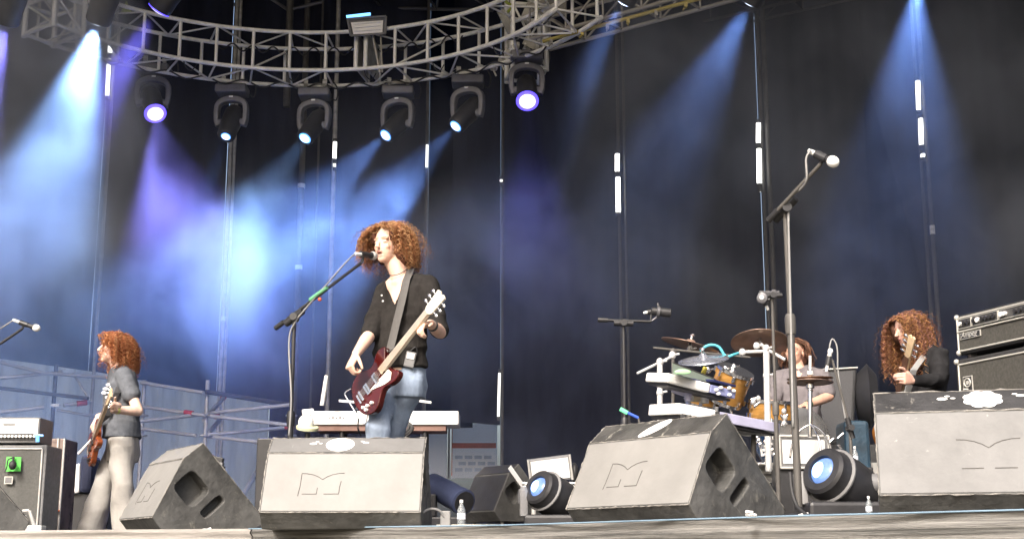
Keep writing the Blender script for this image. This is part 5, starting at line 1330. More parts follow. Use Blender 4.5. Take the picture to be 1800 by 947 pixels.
b = MB(); b.path([J(205, 641, -.06), J(200, 650, -.09), J(197, 656, -.10)], .004, 5); b.build('necklace', m_white, pers)
m_trou = mat('pale_beige_trousers', (.36, .345, .325), .85, var=.15, scale=6, bump=.3)
je = MB(); je.loft(torso_rings([J(214, 758), J(214, 772), J(215, 795), J(215, 812)], S, F, [(.142, .112), (.150, .125), (.160, .135), (.15, .12)]))
for (h_, k_, a_) in ((hipR, knR, anR), (hipL, knL, anL)):
    je.limb([(h_, .105), (Vector(h_).lerp(k_, .5), .096), (k_, .084), (k_.lerp(a_, .45), .092), (a_ + Vector((0, 0, .0)), .110)], 18)
remeshed('trousers', je, m_trou, pers, .009, 3, fold=wrinkle(.012, 19, 19, (1, 1, .6)), cut=lambda co: co[:, 2] < FL + .012)
for a_ in (anR, anL): shoe(pers, a_, F, m_black)
b = MB(); d_ = (wrL - elL).normalized(); b.tube(wrL - d_ * .035, wrL - d_ * .018, .033, n=18); b.build('wristband', mat('yellow_band', (.6, .6, .2), .5), pers, smooth='auto')
RED = [(.47, .18, .075), (.54, .25, .11), (.36, .11, .05), (.60, .32, .16)]
hair_core('hair_underlayer', hd, pers, [(-.03, 0, .045, .088, .095, .092), (-.055, .06, -.02, .06, .08, .10), (-.055, -.06, -.02, .05, .07, .10), (-.08, 0, -.06, .09, .05, .10), (0, .07, .05, .05, .07, .055)], (.26, .075, .025), 33)
curls('hair', hd, pers, 560, .30, .10, .011, RED, 21, hw=.115, down=.32, thick=.0035, tight=.034, face_gap=.25, face_lim=.012)
b = MB(); b.loft([(J(222, 650, -.10), S * .0 + F * .025, S * .004, .5), (J(206, 690, -.20), F * .025, S * .004, .5), (J(190, 730, -.2), F * .025, S * .004, .5), (W(.38, .1), F * .02, S * .004, .5)], 8); b.build('guitar_strap', m_black, gt)
b = MB(); b.tube(J(166, 766, -.1), J(138, 797, -.06), .007, .012, n=8); b.build('tremolo_arm', m_white, gt)

# ================================================================ THE BASSIST
Y0 = 10.0
S, F = unit_sf(70)
pers = thing('person', 'bassist at the right with very long curly brown hair and a black long sleeved shirt', 'person', (J(1625, 900).x, Y0, FL), 'band members on stage')
hd = Head(J(1594, 580), 68, -14, k=1.0)
body = MB(); hd.add(body, open_mouth=.002)
nk = J(1614, 612, 0)
body.limb([(hd.p(-.015, 0, -.06), .056), (nk, .06), (nk + Vector((0, 0, -.05)), .07)])
ax = [J(1618, 608), J(1622, 615), J(1626, 630), J(1627, 660), J(1624, 700), J(1622, 730), J(1622, 760)]
dm = [(.062, .055), (.13, .08), (.175, .10), (.17, .115), (.155, .11), (.155, .11), (.16, .115)]
body.loft(torso_rings(ax, S, F, dm))
shR, shL = ax[2] - S * .165, ax[2] + S * .165
elL, wrL = J(1650, 668, -.24), J(1603, 668, -.42); elR, wrR = J(1600, 700, .22), J(1585, 745, .0)
body.limb([(shL, .05), (elL, .042), (wrL, .028)]); body.limb([(shR, .05), (elR, .04), (wrR, .028)])
m_bassb = mat('bass_amber_lacquer', (.40, .16, .04), .2, var=.4, scale=8, bump=0)
gt, W, gX, gY, gN = guitar('bass guitar with a maple neck, only its upright headstock and neck showing at the right', J(1560, 800, .10), J(1609, 588, -.62), Vector((-.75, -.65, .1)), m_bassb, bass=True, group='electric guitars being played', neck_m=mat('honey_maple', (.66, .50, .32), .35), name='bass_guitar')
hand(body, wrL, J(1588, 664, -.50) - wrL, (-.4, .85, 0), (0, 0, 1), curl=(50, 62, 45), k=1.12, thumb_curl=15)
hand(body, wrR, W(.2, .0) + gN * .05 - wrR, -gN, (0, -.3, 1), curl=(35, 55, 40))
hipR, hipL = ax[-1] - S * .09, ax[-1] + S * .09; knL, anL = J(1632, 845, -.1), J(1640, 900, -.08); knR, anR = J(1605, 845, .1), J(1600, 900, .1); anL.z = anR.z = FL + .08
for (h_, k_, a_) in ((hipR, knR, anR), (hipL, knL, anL)): body.limb([(h_, .07), (k_, .048), (a_, .036)])
remeshed('body', body, m_skin, pers, .0048, 4, colour=hd.colour((.62, .38, .30), LIP, (.2, .09, .05)))
sh_ = MB(); dm2 = [(a + .02, b + .02) for a, b in dm]; dm2[0] = (.066, .062); sh_.loft(torso_rings(ax, S, F, dm2)); sh_.limb([(shL, .074), (shL.lerp(elL, .5), .068), (elL, .060), (elL.lerp(wrL, .5), .052), (elL.lerp(wrL, .92), .042)]); sh_.limb([(shR, .07), (elR, .055), (elR.lerp(wrR, .92), .042)]); sh_.limb([(ax[1] + S * .05, .055), (shL, .066)]); sh_.limb([(ax[1] - S * .05, .055), (shR, .064)])
remeshed('long_sleeved_shirt', sh_, mat('black_shirt_cotton', (.020, .020, .022), .9, var=.25, scale=25, bump=.2, spec=.15), pers, .008, 3, fold=wrinkle(.008, 24, 24, (1, 1, 1.2)))
je = MB(); je.loft(torso_rings([J(1622, 745), J(1622, 775), J(1622, 800)], S, F, [(.155, .115), (.165, .125), (.155, .12)]))
for (h_, k_, a_) in ((hipR, knR, anR), (hipL, knL, anL)): leg(je, h_, k_, a_)
remeshed('trousers', je, m_tee, pers, .010, 3, fold=wrinkle(.007, 24, 29))
for a_ in (anR, anL): shoe(pers, a_, F, m_black)
BRN = [(.30, .14, .06), (.42, .22, .09), (.20, .08, .045), (.33, .16, .13)]
hair_core('hair_underlayer', hd, pers, [(-.03, 0, .045, .090, .10, .095), (-.07, .05, -.03, .07, .08, .11), (-.10, .02, -.13, .085, .06, .12), (0, .07, .04, .05, .08, .07), (.02, -.07, .0, .04, .06, .10)], (.075, .028, .014), 35)
curls('hair', hd, pers, 650, .46, .045, .011, BRN, 31, hw=.10, down=.34, thick=.0034, tight=.046, face_gap=.35, fringe=True)
b = MB(); b.loft([(J(1628, 620, -.13), F * .03, S * .004, .5), (J(1606, 650, -.26), F * .03, S * .004, .5), (J(1592, 700, -.2), F * .03, S * .004, .5), (W(.34, .1), F * .02, S * .004, .5)], 8); b.build('guitar_strap', mat('pale_strap', (.3, .3, .3), .7), gt)

# ================================================================ THE DRUMMER
Y0 = 11.5
RT = P(900, 822, 11.0).z        # top of the drum riser
S, F = unit_sf(18)
pers = thing('person', 'drummer with brown shoulder length hair and a grey short sleeved shirt seated behind the cymbals', 'person', (J(1400, 800).x, Y0, RT), 'band members on stage')
hd = Head(J(1397, 620), 32, 2, k=1.0)
body = MB(); hd.add(body, open_mouth=.002)
nk = J(1402, 646); body.limb([(hd.p(-.015, 0, -.06), .055), (nk, .058), (nk + Vector((0, 0, -.04)), .068)])
ax = [J(1405, 645), J(1406, 652), J(1407, 664), J(1406, 695), J(1405, 720), J(1405, 742), J(1405, 752)]
dm = [(.06, .055), (.14, .08), (.185, .10), (.18, .115), (.165, .115), (.17, .12), (.17, .12)]
body.loft(torso_rings(ax, S, F, dm))
shR, shL = ax[2] - S * .175, ax[2] + S * .175
elL, wrL = J(1457, 697, -.16), J(1416, 712, -.38); elR, wrR = J(1356, 712, -.12), J(1378, 722, -.42)
body.limb([(shL, .05), (elL, .042), (elL.lerp(wrL, .3), .042), (wrL, .029)]); body.limb([(shR, .05), (elR, .04), (elR.lerp(wrR, .3), .04), (wrR, .028)])
hand(body, wrL, J(1400, 716, -.45) - wrL, (-.2, -.3, -1), (-.4, -.7, .4), curl=(55, 65, 45), k=1.05)
hand(body, wrR, J(1388, 726, -.52) - wrR, (.1, -.2, -1), (.4, -.5, .5), curl=(55, 65, 45), k=1.05)
hipR, hipL = ax[-1] - S * .10, ax[-1] + S * .10; knR, knL = J(1372, 762, -.48), J(1440, 762, -.45); anR, anL = J(1372, 810, -.45), J(1446, 812, -.40); anR.z = anL.z = RT + .08
for (h_, k_, a_) in ((hipR, knR, anR), (hipL, knL, anL)): body.limb([(h_, .07), (k_, .048), (a_, .036)])
remeshed('body', body, m_skin, pers, .005, 4, colour=hd.colour((.60, .37, .28), LIP, (.12, .06, .04)))
sh_ = MB(); dm2 = [(a + .02, b + .02) for a, b in dm]; dm2[0] = (.066, .062); sh_.loft(torso_rings(ax, S, F, dm2)); sh_.limb([(shL, .078), (shL.lerp(elL, .75), .072)]); sh_.limb([(shR, .076), (shR.lerp(elR, .75), .070)]); sh_.limb([(ax[1] + S * .05, .055), (shL, .07)]); sh_.limb([(ax[1] - S * .05, .055), (shR, .068)])
remeshed('shirt', sh_, mat('warm_grey_shirt', (.17, .155, .165), .9, var=.15, scale=22, bump=.2, spec=.1), pers, .008, 3, fold=wrinkle(.008, 24, 44, (1, 1, 1.2)), cut=vcut(ax[1] + Vector((0, 0, .02)), ax[2] + Vector((0, 0, -.03)), .04, S, F), thick=.004)
b = MB()
for sd in (-1, 1):
    b2 = MB(); b2.prism([(0, 0), (.075 * sd, .035), (.085 * sd, -.01), (.02 * sd, -.05)], ax[1] + F * .082 + Vector((0, 0, .005)), S, Vector((0, 0, 1)), .006 * sd); b2.build('collar', MATS['warm_grey_shirt'], pers)
je = MB(); je.loft(torso_rings([J(1405, 738), J(1405, 752), J(1405, 765)], S, F, [(.165, .12), (.175, .13), (.16, .13)]))
for (h_, k_, a_) in ((hipR, knR, anR), (hipL, knL, anL)): leg(je, h_, k_, a_, (.095, .07, .06))
remeshed('trousers', je, mat('dark_denim', (.045, .05, .06), .85, var=.3), pers, .010, 3, fold=wrinkle(.007, 24, 49))
for a_ in (anR, anL):
    q = a_.copy(); o = shoe(pers, a_, F, m_black); o.location.z += RT - FL
curls('hair', hd, pers, 420, .19, .04, .004, [(.13, .062, .038), (.09, .042, .026), (.18, .085, .05)], 41, hw=.085, down=.5, thick=.0045, tight=.12, face_gap=.30, face_lim=.03)
hair_core('hair_underlayer', hd, pers, [(-.03, 0, .040, .082, .092, .088), (-.05, .055, -.03, .035, .05, .085), (-.05, -.055, -.03, .035, .05, .085), (-.075, 0, -.04, .06, .035, .08)], (.07, .026, .015), 37, amp=.004)
b = MB(); d_ = (wrL - elL).normalized(); b.tube(wrL - d_ * .06, wrL - d_ * .02, .036, .033, n=18); b.build('wristband', mat('dark_green_band', (.05, .10, .05), .8), pers, smooth='auto')
for (w_, tip) in ((wrL + (J(1400, 716, -.45) - wrL).normalized() * .08, J(1342, 722, -.75)), (wrR + (J(1388, 726, -.52) - wrR).normalized() * .08, J(1348, 708, -.85))):
    t_ = thing('drumstick', 'pale wooden drumstick held by the drummer ' + ('near the hi hat' if w_.x > wrR.x + .1 else 'over the snare'), 'drumstick', w_, 'drumsticks in the drummer hands')
    b = MB().tube(w_ + (w_ - tip).normalized() * .06, tip, .0075, .0045, n=8); b.build('stick', mat('stick_wood', (.6, .42, .22), .5), t_)
# ================================================================ DRUM RISER AND KIT
m_honey = mat('honey_lacquer_shell', (.50, .26, .07), .2, var=.25, scale=8, bump=.02, stretch=(1, 1, 5))
m_drumhead = mat('coated_drum_head', (.78, .77, .72), .5, var=.1)
m_bronze = mat('bronze_cymbal', (.42, .29, .23), .35, .6, var=.3, scale=6, bump=.05)
m_paleblue = mat('silver_cymbal', (.62, .66, .78), .22, .8, var=.3, scale=10)
xr0, xr1 = P(1288, 850, 10.4).x, P(1560, 850, 10.4).x
t = thing('drum_riser', 'low platform with a white edge carrying the drum kit', 'drum riser', ((xr0 + xr1) / 2, 11.6, FL))
b = MB(); b.box2((xr0, 10.4, RT - .025), (xr1, 13.2, RT)); b.build('top', m_black, t)
b = MB(); b.box2((xr0, 10.36, RT - .15), (xr1, 10.4, RT - .002)); b.build('front_rail', m_white, t, bevel=.004)
b = MB(); b.box2((xr0, 10.345, RT - .100), (xr1, 10.358, RT - .085)); b.build('rail_groove', m_grey, t)
for x in (xr0 + .05, (xr0 + xr1) / 2, xr1 - .05):
    for y in (10.45, 13.1): bar('leg', (x, y, FL), (x, y, RT - .026), .024, m_galv, t)
for q in range(2): b = MB(); b.box2((xr0, 10.6 + q * 1.2, FL + .02), (xr1, 10.64 + q * 1.2, RT - .2)); b.build('panel', m_blackcloth, t)
# white flight case on the riser
Yk = 9.95
c0, c1 = P(1372, 822, Yk), P(1456, 766, Yk)
t = thing('speaker_case', 'white fronted case with metal edges standing before the drummer', 'case', ((c0.x + c1.x) / 2, Yk, c0.z))
b = MB(); b.box2((c0.x, Yk, c0.z), (c1.x, Yk + .30, c1.z)); b.build('case_body', m_grey, t, bevel=.008)
b = MB(); b.box2((c0.x + .02, Yk - .006, c0.z + .03), (c1.x - .03, Yk + .01, c1.z - .03)); b.build('front', m_white, t, bevel=.004)
for (a_, b_) in (((c0.x, c1.z), (c1.x, c1.z)), ((c0.x, c0.z), (c1.x, c0.z)), ((c0.x, c0.z), (c0.x, c1.z)), ((c1.x, c0.z), (c1.x, c1.z))):
    bar('edge_strip', (a_[0], Yk - .002, a_[1]), (b_[0], Yk - .002, b_[1]), .011, m_galv, t)
b = MB(); b.box2((c0.x - .02, Yk + .02, FL), (c1.x + .02, Yk + .26, c0.z - .002)); o = b.build('case_stand', m_black, t)
bar('side_handle', (c1.x + .03, Yk + .1, c1.z - .1), (c1.x + .03, Yk + .1, c0.z + .08), .012, m_chrome, t)

def drum(label, c, axis, r, d, m=m_honey, lugs=8, name='drum'):
    c = Vector(c); a, u, v = frame_from(Vector(axis)); t = thing(name, label, 'drum', c, 'drums of the kit')
    b = MB().tube(c - a * d / 2, c + a * d / 2, r, n=28); b.build('shell', m, t, smooth='auto')
    for s_ in (-1, 1):
        e = c + a * s_ * d / 2
        b = MB().lathe([(r * .99, -.012), (r * 1.06, -.012), (r * 1.06, .014), (r * 1.0, .014)], e, a, 28); b.build('hoop', m_chrome, t, smooth='auto')
        b = MB().tube(e + a * s_ * .002, e + a * s_ * .008, r * .985, n=28); b.build('drum_head', m_drumhead, t)
        for k in range(lugs):
            th = 6.283 * k / lugs; q = e - a * s_ * .035 + (u * math.cos(th) + v * math.sin(th)) * (r + .01)
            b = MB().box(q, (.022, .022, .045), Matrix((u, v, a)).transposed()); b.build('lug', m_chrome, t, bevel=.003)
    return t
Yd = 10.9
drum('honey coloured rack drum tilted towards the drummer, right of the upper keyboard', P(1283, 678, Yd), (.35, -.45, .95), .145, .26)
drum('honey coloured small drum below the rack drum, partly behind the keyboards', P(1238, 690, Yd + .1), (.2, -.3, .95), .13, .20)
drum('snare drum with a honey shell in front of the drummer', P(1356, 723, Yd), (.05, -.12, 1), .18, .15)
drum('large blue shelled bass drum lying behind the white case', P(1392, 775, Yd + .1), (.15, -1, 0), .24, .34, mat('blue_lacquer_shell', (.02, .10, .28), .25))
def cymbal(label, c, n, r, m=m_bronze, name='cymbal'):
    c = Vector(c); t = thing(name, label, 'cymbal', c, 'cymbals of the drum kit')
    b = MB().lathe([(.006, .028), (r * .12, .024), (r * .18, .004), (r * .5, -.006), (r, -.022), (r, -.026), (r * .5, -.010), (r * .18, 0), (.006, .020)], c, Vector(n), 40); b.build('disc', m, t, smooth=True)
    for q in range(1): b = MB().tube(c + Vector(n).normalized() * .015, c + Vector(n).normalized() * .06, .012, n=10); b.ell(c + Vector(n).normalized() * .062, (.022, .022, .012), n=10, m=6); b.build('wing_nut', m_chrome, t)
    return t
cymbal('large bronze crash cymbal tilted beside the drummer head', P(1336, 598, 10.4), (.06, .33, .93), .225)
cymbal('thin dark cymbal edge on, leftmost over the kit', P(1214, 602, 10.5), (.26, -.04, .95), .23, m_bronze)
cymbal('pale blue shining cymbal below the leftmost cymbal', P(1236, 627, 10.0), (-.12, -.30, .9), .19, m_paleblue)
hhx = 9.75
t_h = cymbal('upper of the two hi hat cymbals in front of the drummer', P(1424, 666, hhx), (.02, .03, 1), .165)
t_h2 = cymbal('lower hi hat cymbal just under its twin', P(1424, 671, hhx), (.02, .03, -1), .165, mat('dark_bronze', (.20, .12, .08), .35, .8))
t = thing('hi_hat_stand', 'white lit chrome stand carrying the pair of hi hat cymbals', 'cymbal stand', (P(1423, 800, hhx).x, hhx, FL), 'chrome stands of the drum kit')
bar('rod', P(1424, 625, hhx), P(1424, 665, hhx), .010, m_white, t); bar('tube', P(1424, 676, hhx), P(1424, 768, hhx), .017, m_chrome, t)
b = MB(); b.lathe([(.018, -.02), (.03, -.015), (.03, .015), (.018, .02)], P(1424, 678, hhx), Vector((0, 0, 1)), 14); b.build('seat_cup', m_chrome, t, smooth='auto')
b = MB(); b.lathe([(.012, -.02), (.022, -.012), (.022, .012), (.012, .02)], P(1424, 655, hhx), Vector((0, 0, 1)), 12); b.build('clutch', m_white, t, smooth='auto')
for dx, dy in ((-.13, .02), (.13, .0), (.03, -.14)):
    q = P(1424, 745, hhx); b = MB(); b.path(curve_pts([q, q + Vector((dx * .6, dy * .6, -.05)), q + Vector((dx, dy, -.14)), q + Vector((dx * 1.15, dy * 1.1, -.24))], 5), .009, 6); b.build('leg', m_chrome, t, smooth=True)
def stand(label, segs, cat='cymbal stand', name='cymbal_stand', knobs=(), m=m_chrome, r=.014):
    t = thing(name, label, cat, P(*segs[0][0]), 'chrome stands of the drum kit')
    for k, (a_, b_, rr_) in enumerate(segs):
        bar('tube' if k == 0 else 'boom_arm', P(*a_), P(*b_), rr_, m, t)
    for (px, py, Y) in knobs:
        c = P(px, py, Y); b = MB().ell(c, (.026, .026, .03), n=12, m=7); b.tube(c, c + Vector((.05, 0, .01)), .008, n=6); b.build('clamp', m, t, smooth=False)
    return t
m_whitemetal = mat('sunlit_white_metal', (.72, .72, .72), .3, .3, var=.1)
stand('bright chrome stand left of the keyboards with a boom pointing down left', [((1160, 860, 9.5), (1160, 640, 9.5), .020), ((1120, 656, 9.5), (1182, 626, 9.6), .010)], knobs=[(1160, 636, 9.5), (1160, 690, 9.5), (1182, 624, 9.6)], m=m_whitemetal)
stand('bright chrome stand behind the big crash cymbal', [((1351, 828, 9.9), (1347, 618, 9.9), .024), ((1300, 619, 9.9), (1345, 617, 9.9), .013), ((1345, 612, 10.1), (1380, 632, 10.0), .012), ((1336, 601, 10.4), (1345, 615, 10.0), .012)], knobs=[(1347, 612, 9.9), (1347, 660, 9.9), (1330, 608, 10.1), (1305, 619, 9.9)], m=m_whitemetal)
stand('dark stand with a level boom passing under the left cymbals', [((1183, 830, 10.2), (1183, 622, 10.2), .014), ((1148, 611, 10.2), (1318, 628, 10.2), .010), ((1213, 604, 10.4), (1211, 618, 10.2), .012)], knobs=[(1183, 618, 10.2), (1213, 614, 10.3)], m=m_pole)
stand('short chrome stand holding the rack drum', [((1300, 800, 10.9), (1272, 655, 10.9), .012)], knobs=[(1275, 648, 10.8), (1290, 645, 10.8), (1244, 650, 10.4)], m=m_chrome)
b = MB(); b.path(curve_pts([P(1232, 618, 10.1), P(1240, 609, 10.1), P(1252, 606, 10.1), P(1264, 610, 10.1), P(1272, 622, 10.1), P(1278, 627, 10.1), P(1290, 623, 10.1), P(1306, 618, 10.0)], 6), .011, 7)
tag(b.build('looped_cable', mat('turquoise_cable', (.10, .48, .60), .5, bump=0), smooth=True), 'turquoise cable looped between the cymbal booms', 'cable')
b = MB(); b.tube(P(1240, 645, 10.3), P(1236, 656, 10.3), .018, n=8); tag(b.build('yellow_clip', mat('yellow_plastic', (.7, .6, .08), .5)), 'small yellow clip under the pale blue cymbal', 'clip')
# kick pedal and hardware glints under the keyboards
t = thing('drum_pedal', 'shiny bass drum pedal glinting under the keyboards', 'drum pedal', P(1340, 815, 10.2))
pd = P(1340, 790, 10.2)
for (a_, b_, r_) in (((1331, 770), (1342, 785), .013), ((1342, 785), (1358, 780), .011), ((1340, 790), (1372, 800), .012), ((1338, 800), (1372, 792), .010), ((1343, 816), (1355, 806), .012), ((1335, 775), (1340, 800), .010)):
    bar('rod', P(*a_, 10.2), P(*b_, 10.2), r_, m_whitemetal, t)
b = MB(); b.box(P(1340, 817, 10.25), (.10, .28, .015)); b.build('footboard', m_chrome, t, bevel=.003)
for k, (px, py) in enumerate([(1331, 768), (1334, 773), (1337, 780), (1346, 776), (1352, 786), (1358, 790), (1349, 796), (1362, 798)]):
    b = MB().ell(P(px, py, 10.18), (.02, .02, .02), n=8, m=6); b.build('bolt', m_chrome, t)
t = thing('snare_stand', 'chrome snare stand and strainer fittings beside the snare drum', 'stand', P(1378, 740, 10.7), 'chrome stands of the drum kit')
for (a_, b_) in (((1372, 728), (1384, 745)), ((1384, 728), (1374, 748)), ((1320, 702), (1335, 697)), ((1321, 710), (1329, 699)), ((1325, 715), (1336, 706)), ((1356, 735), (1362, 820))): bar('rod', P(*a_, 10.62), P(*b_, 10.62), .012, m_chrome, t)
for (px, py) in ((1378, 722), (1380, 733), (1378, 744), (1324, 706), (1333, 700)):
    b = MB().ell(P(px, py, 10.55), (.02, .02, .024), n=8, m=6); b.build('clamp', m_whitemetal, t)

# ================================================================ KEYBOARDS
def keyboard(label, A, B, depth, h, m1, m2, split, keys=True, tilt=0):
    """long body from A to B (front lower edge), depth away from the camera"""
    A = Vector(A); B = Vector(B); d = (B - A); L = d.length; d.normalize(); w = Vector((0, 0, 1)).cross(d).normalized(); w = w if w.y > 0 else -w
    w = (Quaternion(d, R(tilt)) @ w); up = d.cross(w); up = up if up.z > 0 else -up
    t = thing('keyboard', label, 'keyboard', A, 'stage keyboards')
    def blk(x0, x1, y0, y1, z0, z1, m, name, bev=.004):
        vs = [A + d * x + w * y + up * z for x in (x0, x1) for y in (y0, y1) for z in (z0, z1)]
        b = MB().add(vs, [(0, 1, 3, 2), (4, 6, 7, 5), (0, 4, 5, 1), (2, 3, 7, 6), (0, 2, 6, 4), (1, 5, 7, 3)]); return b.build(name, m, t, bevel=bev)
    blk(0, L * split, 0, depth, 0, h, m1, 'left_panel', .012); blk(L * split + .002, L, 0, depth * .98, .005, h * .92, m2, 'right_panel', .006)
    blk(.02, L - .02, .02, depth - .02, -.018, -.002, m_black, 'underside')
    if keys:
        for k in range(28):
            x = .06 + (L - .12) * k / 28; blk(x, x + (L - .12) / 28 * .93, depth * .55, depth * .99, h * .93 + .001, h * .93 + .012, m_white, 'key', 0)
    return t, d, w, up, L, blk
m_lav = mat('lavender_grey_plastic', (.42, .42, .58), .4, var=.1)
t, d, w, up, L, blk = keyboard('upper slanted keyboard, white with a blue grey end, left of the drums', P(1172, 672, 8.9), P(1292, 702, 9.15), .28, .065, m_white, mat('blue_grey_plastic', (.22, .24, .42), .4), .62, tilt=8)
blk(L * .64, L - .01, -.002, .28, .082, .098, mat('navy_plastic', (.02, .025, .09), .35), 'control_strip')
for k, (x, z) in enumerate(((.70, .03), (.76, .05), (.74, .01), (.90, .02), (.88, .06), (.95, .05))):
    c = P(1172, 672, 8.9) + d * L * x + up * z * 1.1 - w * .008; b = MB().ell(c, (.016, .012, .012), n=8, m=6); b.build('knob', m_white, t)
# tilted see-through score rest
b = MB(); a0 = P(1184, 650, 8.75); b.prism([(0, 0), (.30, -.085), (.28, -.10), (.02, -.06), (0, -.05)], a0, Vector((1, .35, 0)).normalized(), Vector((0, .25, 1)).normalized(), .006)
b = MB(); q0, q1, q2, q3 = P(1182, 637, 8.9), P(1256, 666, 9.3), P(1252, 672, 9.2), P(1182, 657, 8.7); b.add([q0, q1, q2, q3] + [v + Vector((0, .006, 0)) for v in (q0, q1, q2, q3)], [(0, 1, 2, 3), (7, 6, 5, 4), (0, 4, 5, 1), (1, 5, 6, 2), (2, 6, 7, 3), (3, 7, 4, 0)])
b.build('score_rest', mat('grey_green_panel', (.20, .24, .20), .3), t)
bar('rest_edge', q0, q1, .006, m_pole, t)
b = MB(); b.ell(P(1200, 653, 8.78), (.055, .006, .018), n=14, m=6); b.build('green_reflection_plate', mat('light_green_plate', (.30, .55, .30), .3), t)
t, d, w, up, L, blk = keyboard('large lower keyboard, white front and lavender side, its dark underside showing', P(1192, 728, 8.9), P(1370, 762, 9.3), .36, .078, m_white, m_lav, .36, tilt=4)
blk(L * .355, L * .375, -.004, .02, .0, .10, m_grey, 'seam_block'); c = P(1192, 728, 8.9) + d * L * .365 + up * .05 - w * .008; b = MB().box(c, (.03, .01, .035)); b.build('socket', m_black, t)
blk(L * .45, L * .8, .04, .30, -.030, -.020, m_grey, 'base_rib')
for q in range(3): blk(L * (.42 + q * .13), L * (.50 + q * .13), .08, .34, -.026, -.0205, m_darkalu, 'vent')
kx = P(1300, 780, 9.3)
t = thing('keyboard_stand', 'dark legs of the keyboard stand under the lower keyboard', 'keyboard stand', (kx.x, 9.3, FL), 'keyboard stands')
for (a_, b_) in (((1210, 730, 8.6), (1240, 900, 8.6)), ((1298, 755, 9.6), (1302, 850, 9.6)), ((1325, 760, 9.4), (1323, 850, 9.4)), ((1210, 735, 8.7), (1190, 900, 8.7))): bar('leg', P(*a_), P(*b_), .018, m_pole, t)
bar('cross_bar', P(1200, 732, 8.6), P(1330, 762, 9.6), .018, m_black, t)
for (px, py, w_) in ((1225, 690, .05), (1212, 690, .04), (1237, 693, .04)):
    c = P(px, py, 9.3); b = MB().lathe([(.034, -.06), (.036, .05), (.02, .055)], c, Vector((0, 0, 1)), 14); o = b.build('cup', m_drumhead if px != 1225 else mat('cream_cup', (.7, .6, .4), .5), smooth='auto'); tag(o, {1225: 'cream cup between two white cups behind the lower keyboard', 1212: 'white cup left of the cream cup behind the lower keyboard', 1237: 'white cup right of the cream cup behind the lower keyboard'}[px], 'cup', 'cups on the keyboards')
b = MB(); c = P(1200, 683, 9.2); b.box(c, (.14, .05, .09), Matrix.Rotation(.3, 3, 'Y')); b.box(c + Vector((.03, -.03, -.02)), (.04, .03, .14)); tag(b.build('pedal_box', m_lav, bevel=.01), 'small blue grey effects box between the two keyboards', 'effects box')

# white digital piano behind the singer
Yp = 10.6
a_, b_ = P(532, 746, Yp), P(806, 746, Yp)
t = thing('digital_piano', 'long white digital piano seen from the back, behind the singer legs', 'keyboard', (a_.x, Yp, a_.z), 'stage keyboards')
b = MB(); b.box2((a_.x + .06, Yp, a_.z), (b_.x, Yp + .32, P(800, 722, Yp).z)); b.build('case', m_white, t, bevel=.008)
b = MB(); b.box2((a_.x + .10, Yp + .02, a_.z - .045), (b_.x - .1, Yp + .30, a_.z - .002)); b.build('base_board', mat('reddish_brown_board', (.18, .10, .08), .6), t)
b = MB(); b.tube(P(533, 728, Yp + .1), P(552, 724, Yp + .1), .04, .03, n=14); b.build('end_cap', m_white, t, smooth='auto')
for x in (.3, .95):
    for s_ in (-1, 1): bar('leg', (a_.x + x, Yp + .16 + s_ * .1, a_.z - .05), (a_.x + x, Yp + .16 + s_ * .1, FL), .018, m_black, t)
b = MB()
for k in range(5): b.box2((a_.x + .20 + k * .028, Yp - .003, a_.z + .045), (a_.x + .212 + k * .028, Yp, a_.z + .055 + (k % 2) * .01))
o = b.build('small_print', m_grey, t); o['kind'] = 'stuff'
for (x0, x1) in ((596, 632), (735, 758)):
    b = MB(); b.tube(P(x0, 704 + (x0 > 700) * 0, Yp + .3), P(x1, 707, Yp + .3), .010, n=8); o = b.build('thin_rod', m_white); tag(o, 'thin white rod level behind the ' + ('guitar body' if x0 < 700 else 'back of the singer thigh'), 'rod', 'white rods behind the singer')
t = thing('covered_lamp', 'round white shaded lamp with a yellow rim at the left end of the digital piano', 'lamp', P(540, 752, 10.3))
b = MB(); b.ell(P(538, 742, 10.3), (.06, .05, .06), n=18, m=12); b.build('shade', m_white, t, smooth=True)
b = MB(); b.lathe([(.04, 0), (.085, .01), (.085, .03), (.04, .035)], P(540, 756, 10.3), Vector((.1, -.3, 1)), 18); b.build('rim', mat('pale_yellow', (.55, .56, .36), .5), t, smooth='auto')
bar('post', P(541, 760, 10.3), Vector((P(541, 760, 10.3).x, 10.3, FL)), .02, m_black, t)
bar('hanging_strap', P(574, 660, 10.4), P(566, 712, 10.4), .016, m_white, t)
b = MB(); c = P(556, 800, 10.9); b.box(Vector((c.x + .0, 10.95, (FL + a_.z) / 2 - .03)), (.9, .4, a_.z - FL - .12)); o = b.build('equipment_box', m_black, bevel=.01); tag(o, 'dark equipment box under the left part of the white digital piano', 'equipment box')
b = MB(); c = P(706, 752, 10.4)
for k in range(5): b.path(curve_pts([c + Vector((rng.uniform(-.06, .06), 0, .07)), c + Vector((rng.uniform(-.1, .1), -.02, 0)), c + Vector((rng.uniform(-.08, .08), 0, -.08))], 5), .012, 6)
tag(b.build('cable_bundle', m_cable, smooth=True), 'bundle of black cables hanging under the piano behind the singer knee', 'cable')

